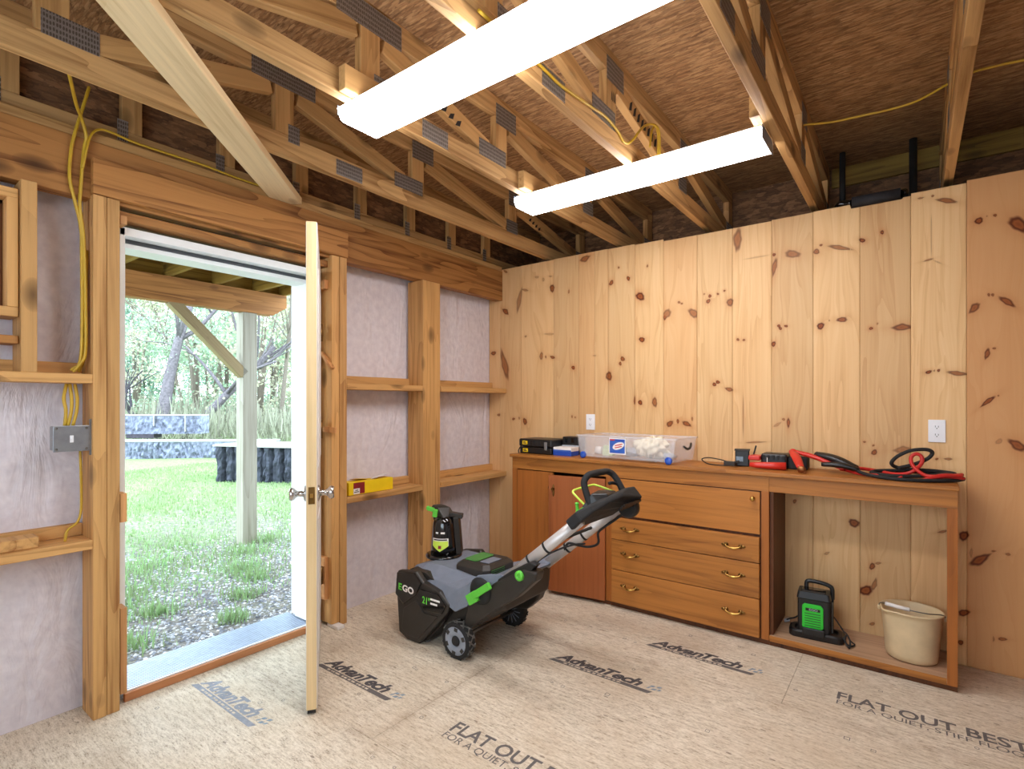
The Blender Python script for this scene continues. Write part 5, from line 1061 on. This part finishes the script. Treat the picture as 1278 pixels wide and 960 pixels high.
# beam grain runs along Y
o.data.materials[0]=wood('porch_beam_lumber',C(176,122,66),C(120,74,34),axis='Y',knot=.4,ring=.8)
lumber('knee_brace',(-2.49,-1.45,2.20),(-2.49,-.81,1.56),.09,.09,'bracewood',label='slanting knee brace between porch post and beam',cat='brace')
JL=['first','second','third','fourth','fifth']
for k,y in enumerate((-2.28,-1.88,-1.485,-1.08,-.69)):
    lumber('porch_joist',(-2.508,y,2.4915),(-.142,y,2.4915),.038,.185,'olive',label=f'{JL[k]} porch roof joist seen through the doorway, counted from the left',cat='joist',group='porch joists')
lumber('edge_board',(-2.529,-4.2,2.4915),(-2.529,-.426,2.4915),.036,.185,'olive',label='board standing on the beam across the outer ends of the joists',cat='board')
lumber('edge_board',(-2.547,-.405,2.4915),(-.142,-.405,2.4915),.038,.185,'olive',label='end board closing the right side of the porch roof',cat='board')
m=MB()
for k in range(17): m.box(-2.72+k*.15,-2.58+k*.15,-4.2,-.28,2.594,2.62)
single('porch_decking',m,'olive','planks laid across the porch joists','decking',at=(-1.4,-2.2,2.6))
# ground
def gz(x,y):
    d=max(0,-x-9.5); return GZ+.0008*d*d*1.2+ (.03*math.sin(x*1.3+y)*math.sin(y*.9) if x<-3 else 0)
m=MB(); xs=[-.145,-.6,-1.2,-2,-3,-4,-5,-6,-7.5,-9,-11,-13,-15,-18,-22,-27,-33,-40,-48]; ys=[-14+i*2 for i in range(22)]
vs=[(x,y,gz(x,y)) for x in xs for y in ys]; n=len(ys)
m.add(vs,[(i*n+j,i*n+j+1,(i+1)*n+j+1,(i+1)*n+j) for i in range(len(xs)-1) for j in range(n-1)],True)
yard=put('ground',m,'ground',None,at=(0,0,0)); yard['kind']='structure'
# gravel and grass: nobody could count these
rs=random.Random(11)
def inwedge(x,y,pad=.3):
    d=-x; lo=-2.57+ (d)*.10-.9*0; return True
def view_ok(x,y):
    # seen through the doorway (or a step to either side)
    dx,dy=x-2.8,y+3.39; t_=(0-2.8)/dx; yy=-3.39+dy*t_; return -2.9<yy<-1.2
m=MB()
cnt=0
while cnt<9000:
    x=-.16-abs(rs.gauss(0,1.5)); y=rs.uniform(-3.0,1.2)
    if not view_ok(x,y) or x<-5: continue
    cnt+=1; s=rs.uniform(.006,.017); z=gz(x,y)+s*.1
    a=rs.uniform(0,6.3); ca,sa=math.cos(a)*s,math.sin(a)*s; k1,k2=rs.uniform(.6,1.),rs.uniform(.35,.7)
    m.add([(x+ca,y+sa,z),(x-sa*k1,y+ca*k1,z),(x-ca,y-sa,z),(x+sa*k1,y-ca*k1,z),(x+ca*.3,y+sa*.2,z+s*k2),(x,y,z-s*k2)],[(0,1,4),(1,2,4),(2,3,4),(3,0,4),(1,0,5),(2,1,5),(3,2,5),(0,3,5)])
o=put('gravel',m,'pebble',None,at=(0,0,0)); tag(o,'grey gravel scattered outside the doorway','gravel',kind='stuff')
m=MB(); cnt=0
tufts=[(-.75,-2.30,.16),(-1.9,-2.02,.34),(-1.55,-2.18,.25),(-1.05,-1.50,.12),(-1.4,-1.25,.14),(-2.45,-.6,.2),(-2.2,-.95,.2),(-.7,-1.75,.1),(-1.7,-1.2,.2),(-3.2,-1.2,.5),(-2.4,-1.7,.3),(-1.2,-2.0,.12)]
def blade(x,y,h,w):
    z=gz(x,y); a=rs.uniform(0,6.3); l=rs.uniform(.1,.7)*h; ca,sa=math.cos(a),math.sin(a); b=a+1.57; cb,sb=math.cos(b)*w,math.sin(b)*w
    m.add([(x-cb,y-sb,z-.004),(x+cb,y+sb,z-.004),(x+ca*l*.45+cb*.7,y+sa*l*.45+sb*.7,z+h*.6),(x+ca*l*.45-cb*.7,y+sa*l*.45-sb*.7,z+h*.6),(x+ca*l,y+sa*l,z+h)],[(0,1,2,3),(3,2,4)])
for (tx,ty,tr) in tufts:
    for k in range(int(900*tr)+60):
        blade(tx+rs.gauss(0,tr*.5),ty+rs.gauss(0,tr*.5),rs.uniform(.03,.10),rs.uniform(.002,.005))
while cnt<26000:
    x=-1.0-9*rs.random()**1.3; y=rs.uniform(-3,5)
    if not view_ok(x,y): continue
    f=min(1,max(.10,(-x-.6)/2.2)); q=.5+.5*math.sin(x*2.3+1.7*math.sin(y*2.1))*math.sin(y*2.7+x)
    if rs.random()>f*(.25+.75*q): continue
    cnt+=1; blade(x,y,rs.uniform(.02,.055),rs.uniform(.003,.006)*(1+.25*(-x)/3))
o=put('lawn_grass',m,'grass',None,at=(0,0,0)); tag(o,'bright green patchy grass growing outside the doorway','grass',kind='stuff')
# block walls
def along(px_dir,dist): pass
def blockwall(name,p,q,z0,z1,th,label,face='concrete',groove=None,top=True,light=False,rough=.03,seed=1):
    p=Vector((*p,0));q=Vector((*q,0));d=q-p;L=d.length;d.normalize();nrm=Vector((d.y,-d.x,0))
    if nrm.dot(Vector((2.8,-3.4,0))-p)<0: nrm=-nrm
    t=thing(name,(p.x,p.y,z0),label,'block wall')
    r=random.Random(seed); m=MB(); nx=max(8,int(L/.035)); nz=max(4,int((z1-z0)/.08)); vs=[];fs=[]
    for i in range(nx+1):
        for j in range(nz+1):
            s=L*i/nx; dz=(z1-z0)*j/nz; off=r.uniform(-rough,rough) if 0<j<nz else 0
            if groove and (s%groove)<groove*.25: off-=.11
            vs.append(p+d*s+nrm*off+Vector((0,0,z0+dz)))
    k=nz+1
    for i in range(nx):
        for j in range(nz): fs.append((i*k+j,(i+1)*k+j,(i+1)*k+j+1,i*k+j+1))
    o=len(vs)
    b=[p-nrm*th+Vector((0,0,z0)),q-nrm*th+Vector((0,0,z0)),q-nrm*th+Vector((0,0,z1)),p-nrm*th+Vector((0,0,z1))]; vs+=b
    fs+=[(o,o+1,o+2,o+3),tuple(range(0,k))+(o+3,o),tuple(nx*k+j for j in range(k))+(o+2,o+1)]
    m.add(vs,fs); put('rough_face',m,face,t)
    c=MB(); c.add([p+nrm*.02+Vector((0,0,z1)),q+nrm*.02+Vector((0,0,z1)),q-nrm*th+Vector((0,0,z1)),p-nrm*th+Vector((0,0,z1)),p+nrm*.02+Vector((0,0,z1+.03)),q+nrm*.02+Vector((0,0,z1+.03)),q-nrm*th+Vector((0,0,z1+.03)),p-nrm*th+Vector((0,0,z1+.03))],[(0,3,2,1),(4,5,6,7),(0,1,5,4),(1,2,6,5),(2,3,7,6),(3,0,4,7)]); put('pale_top',c,'concretelight',t)
    return t,p,d,nrm,L
blockwall('stone_wall',(-16.5,-1.6),(-10.2,3.7),gz(-12,1)-.15,.30,.5,'low rough grey stone wall at the far edge of the lawn',rough=.05,seed=4)
t,p,d,nrm,L=blockwall('block_row',(-16.8,-.8),(-12.7,3.05),.44,.93,.45,'row of blue-grey blocks raised on the stone wall',rough=.035,seed=6)
for k in range(7):
    s=L*(k+.5)/7; zz=(.50,.93) if k%2==0 else (.66,.93)
    c=p+d*s+nrm*.03; put('mortar_joint',MB().obox((c.x,c.y,sum(zz)/2),d*.011,nrm*.03,(0,0,(zz[1]-zz[0])/2)),'concretelight',t)
for (s,l) in ((.25,'left'),(.72,'right')):
    c=p+d*L*s-nrm*.2; single('support_block',MB().obox((c.x,c.y,.38),d*.35,nrm*.2,(0,0,.055)),'barkdark',f'dark {l} support block under the raised row of blocks','block','support blocks')
blockwall('ribbed_block',(-7.25,.98),(-5.2,1.85),GZ-.05,.50,.9,'dark block wall with upright grooves at the right of the lawn',face='ribbed',groove=.2,rough=.03,seed=9)
# trees
def branch(m,p,d,L,r,lev,rs,tips,maxlev=4,droop=0.):
    pts=[p.copy()];rad=[r];seg=4 if lev<2 else 3
    for i in range(seg):
        d=(d+Vector((rs.gauss(0,.16 if lev else .05),rs.gauss(0,.16 if lev else .05),rs.gauss(0,.10)-droop))).normalized(); p=p+d*L/seg; pts.append(p.copy()); rad.append(r*(1-.55*(i+1)/seg))
    m.tube(pts,rad,6 if lev<1 else (4 if lev<3 else 3))
    if lev>=maxlev-1: tips.append((pts[-1],d)); tips.append((pts[-2],d))
    if lev<maxlev:
        for k in range(rs.choice((2,3,3)) if lev else 6):
            i=rs.randint(1,seg) if lev else rs.randint(2,seg); q=pts[i]; dd=(d+Vector((rs.uniform(-1,1),rs.uniform(-1,1),rs.uniform(-.15,.7)))*(.9 if lev else .95)).normalized()
            branch(m,q,dd,L*rs.uniform(.5,.72),rad[i]*.62,lev+1,rs,tips,maxlev,droop)
def tree(seed,h,r,lean,leaf,bark,nleaf,size,lname,maxlev=4):
    rs=random.Random(seed); m=MB(); tips=[]
    branch(m,Vector((0,0,-.3)),Vector((lean[0],lean[1],1)).normalized(),h,r,0,rs,tips,maxlev)
    tr=m.mesh('trunk',(0,0,0),mm(bark)); l=MB()
    for (q,d) in tips:
        for k in range(nleaf):
            c=q+Vector((rs.gauss(0,.28),rs.gauss(0,.28),rs.gauss(0,.22))); u=Vector((rs.uniform(-1,1),rs.uniform(-1,1),rs.uniform(-1,1))).normalized()*size; w=u.cross(Vector((rs.uniform(-1,1),rs.uniform(-1,1),rs.uniform(-1,1)))).normalized()*size*.6
            l.add([c-u,c+w,c+u,c-w],[(0,1,2,3)])
    lm=l.mesh('leaves',(0,0,0),mm(leaf)); return tr,lm,lname
def pinet(seed,h):
    rs=random.Random(seed); m=MB().tube([(0,0,-.3),(0,0,h*.5),(0,0,h)],[.16,.1,.02],7); l=MB()
    for k in range(70):
        z=h*(.12+.86*k/70); L=(1-z/h)*h*.24+.25; a=rs.uniform(0,6.3); e=Vector((math.cos(a)*L,math.sin(a)*L,z-L*.2)); m.tube([(0,0,z),tuple(e)],[.02,.006],4)
        for q in range(22):
            f=rs.uniform(.25,1.05); c=Vector((e.x*f,e.y*f,z-L*.2*f))+Vector((rs.gauss(0,.12),rs.gauss(0,.12),rs.gauss(0,.08))); u=Vector((rs.uniform(-1,1),rs.uniform(-1,1),rs.uniform(-.5,.3)))*.13; w=Vector((-u.y,u.x,.02))*.3; l.add([c-u,c+w,c+u,c-w],[(0,1,2,3)])
    return m.mesh('trunk',(0,0,0),mm('bark')),l.mesh('needles',(0,0,0),mm('leafp')),'needles'
PR=[tree(3,5.2,.24,(.03,.05),'leafy','bark',2,.055,'leaves'),tree(8,5.,.19,(.5,.62),'leafg','bark',1,.05,'leaves'),tree(14,4.,.16,(-.5,-.3),'leafg','barkdark',2,.05,'leaves'),tree(21,6.,.10,(.05,0),'leafg','bark',16,.10,'leaves'),tree(33,5.5,.08,(-.1,.1),'leafy','twig',10,.085,'leaves'),pinet(5,9.)]
def bushy(seed,h,R,nq,size,leaf):
    rs=random.Random(seed); m=MB(); l=MB()
    for k in range(5):
        a=rs.uniform(0,6.3); e=Vector((math.cos(a)*R*.55,math.sin(a)*R*.55,h*rs.uniform(.7,.95))); mid=Vector((e.x*.35,e.y*.35,h*.45))
        m.tube([(0,0,-.3),tuple(mid),tuple(e)],[.07,.05,.012],5)
    cl=[(Vector((rs.gauss(0,R*.5),rs.gauss(0,R*.5),h*rs.uniform(.08,1.))),rs.uniform(.35,.9)) for _ in range(46)]
    for k in range(nq):
        q,s=rs.choice(cl); c=q+Vector((rs.gauss(0,s*.5),rs.gauss(0,s*.5),rs.gauss(0,s*.35))); c.z=max(.05,c.z)
        u=Vector((rs.uniform(-1,1),rs.uniform(-1,1),rs.uniform(-1,1))).normalized()*size*rs.uniform(.6,1.3); w=u.cross(Vector((rs.uniform(-1,1),rs.uniform(-1,1),rs.uniform(-1,1)))).normalized()*size*.6
        l.add([c-u,c+w,c+u,c-w],[(0,1,2,3)])
    return m.mesh('trunk',(0,0,0),mm('twig')),l.mesh('leaves',(0,0,0),mm(leaf)),'leaves'
PR+=[bushy(51,6.5,1.6,3000,.075,'leafg'),bushy(52,5.,1.8,2600,.07,'leafy'),bushy(53,8.,1.9,3600,.085,'leafp')]
def cdir(px,dist):
    a=math.radians(37.1); u=(px-639)/662; d=Vector((-math.sin(a)+u*math.cos(a),math.cos(a)+u*math.sin(a),0)); return 2.8+d.x*dist,-3.39+d.y*dist
def place(pi,px,dist,rz,sc,label,group='trees beyond the yard'):
    tr,lm,ln=PR[pi]; x,y=cdir(px,dist); o=thing('tree',(x,y,gz(x,y)),label,'tree',group,rz); o.scale=(sc,)*3
    a=bpy.data.objects.new('trunk',tr); link(a,o); b=bpy.data.objects.new(ln,lm); link(b,o)
place(0,197,18.5,.3,1.,'thick upright grey tree trunk rising behind the raised blocks')
place(1,222,19.5,0.,1.,'grey tree leaning right behind the right end of the raised blocks')
place(2,190,18.5,.2,.7,'dark crooked young tree at the left edge of the doorway view')
rs=random.Random(77)
NB=['slim pale tree','bushy green tree','bare twiggy tree','dark pine','leaning grey tree']
spots=[(150,24),(168,27),(232,26),(248,23),(262,30),(283,27),(322,22),(338,26),(352,21),(366,28),(378,24),(392,27),(176,33),(214,34),(300,34),(346,35),(140,30),(410,31),(270,38),(190,40),(325,41),(375,40),(240,42),(155,41)]
kinds=[7,6,4,6,7,6,7,6,4,7,6,7,8,6,8,6,8,6,8,8,6,8,8,6]
for i,((px,ds),kd) in enumerate(zip(spots,kinds)):
    nm_={6:'bushy young tree in thin green leaf',7:'low twiggy tree with yellowish buds',8:'tall soft blue-green tree',4:'pale twiggy tree with yellowish buds',3:'slender tree with thin spring green leaves',5:'soft green pine'}[kd]
    place(kd,px,ds,rs.uniform(0,6),rs.uniform(.9,1.3),f'{nm_} in the woods beyond the yard wall')
m=MB()
for k in range(12000):
    px=rs.uniform(130,420); ds=rs.uniform(17,30); x,y=cdir(px,ds); z=gz(x,y); h=abs(rs.gauss(0,.55))+.1; l=rs.uniform(.08,.3); a=rs.uniform(0,6.3); e=Vector((x+math.cos(a)*l*.6,y+math.sin(a)*l*.6,z+h+l*.5)); b=Vector((x,y,z+h*.6)); w=Vector((-math.sin(a),math.cos(a),0))*rs.uniform(.006,.035)
    m.add([b-w,b+w,e+w*.5,e-w*.5],[(0,1,2,3)])
o=put('undergrowth',m,'brush',None,at=(0,0,0)); tag(o,'tangle of pale brush under the trees beyond the wall','undergrowth',kind='stuff')
# ---------------------------------------------------------------- light and camera
w=bpy.data.worlds.new('overcast_sky'); S.world=w; w.use_nodes=True; bg=w.node_tree.nodes['Background']; bg.inputs[0].default_value=(.74,.88,1.,1); bg.inputs[1].default_value=SKY
cam=bpy.data.cameras.new('camera'); co=bpy.data.objects.new('camera',cam); COL.objects.link(co); S.camera=co
cam.sensor_width=36; cam.lens=36*662/1278; cam.clip_start=.02; cam.clip_end=300
co.location=(2.80,-3.39,1.28); co.rotation_euler=(math.radians(90),0,math.radians(37.1))
cam.shift_y=23/1278
S.view_settings.view_transform='Standard'; S.view_settings.look='None'; S.view_settings.gamma=1; S.view_settings.use_curve_mapping=False; S.view_settings.exposure=EXPO
S.cycles.use_denoising=True; S.cycles.max_bounces=10; S.cycles.diffuse_bounces=6; S.cycles.transparent_max_bounces=12; S.cycles.sample_clamp_indirect=6
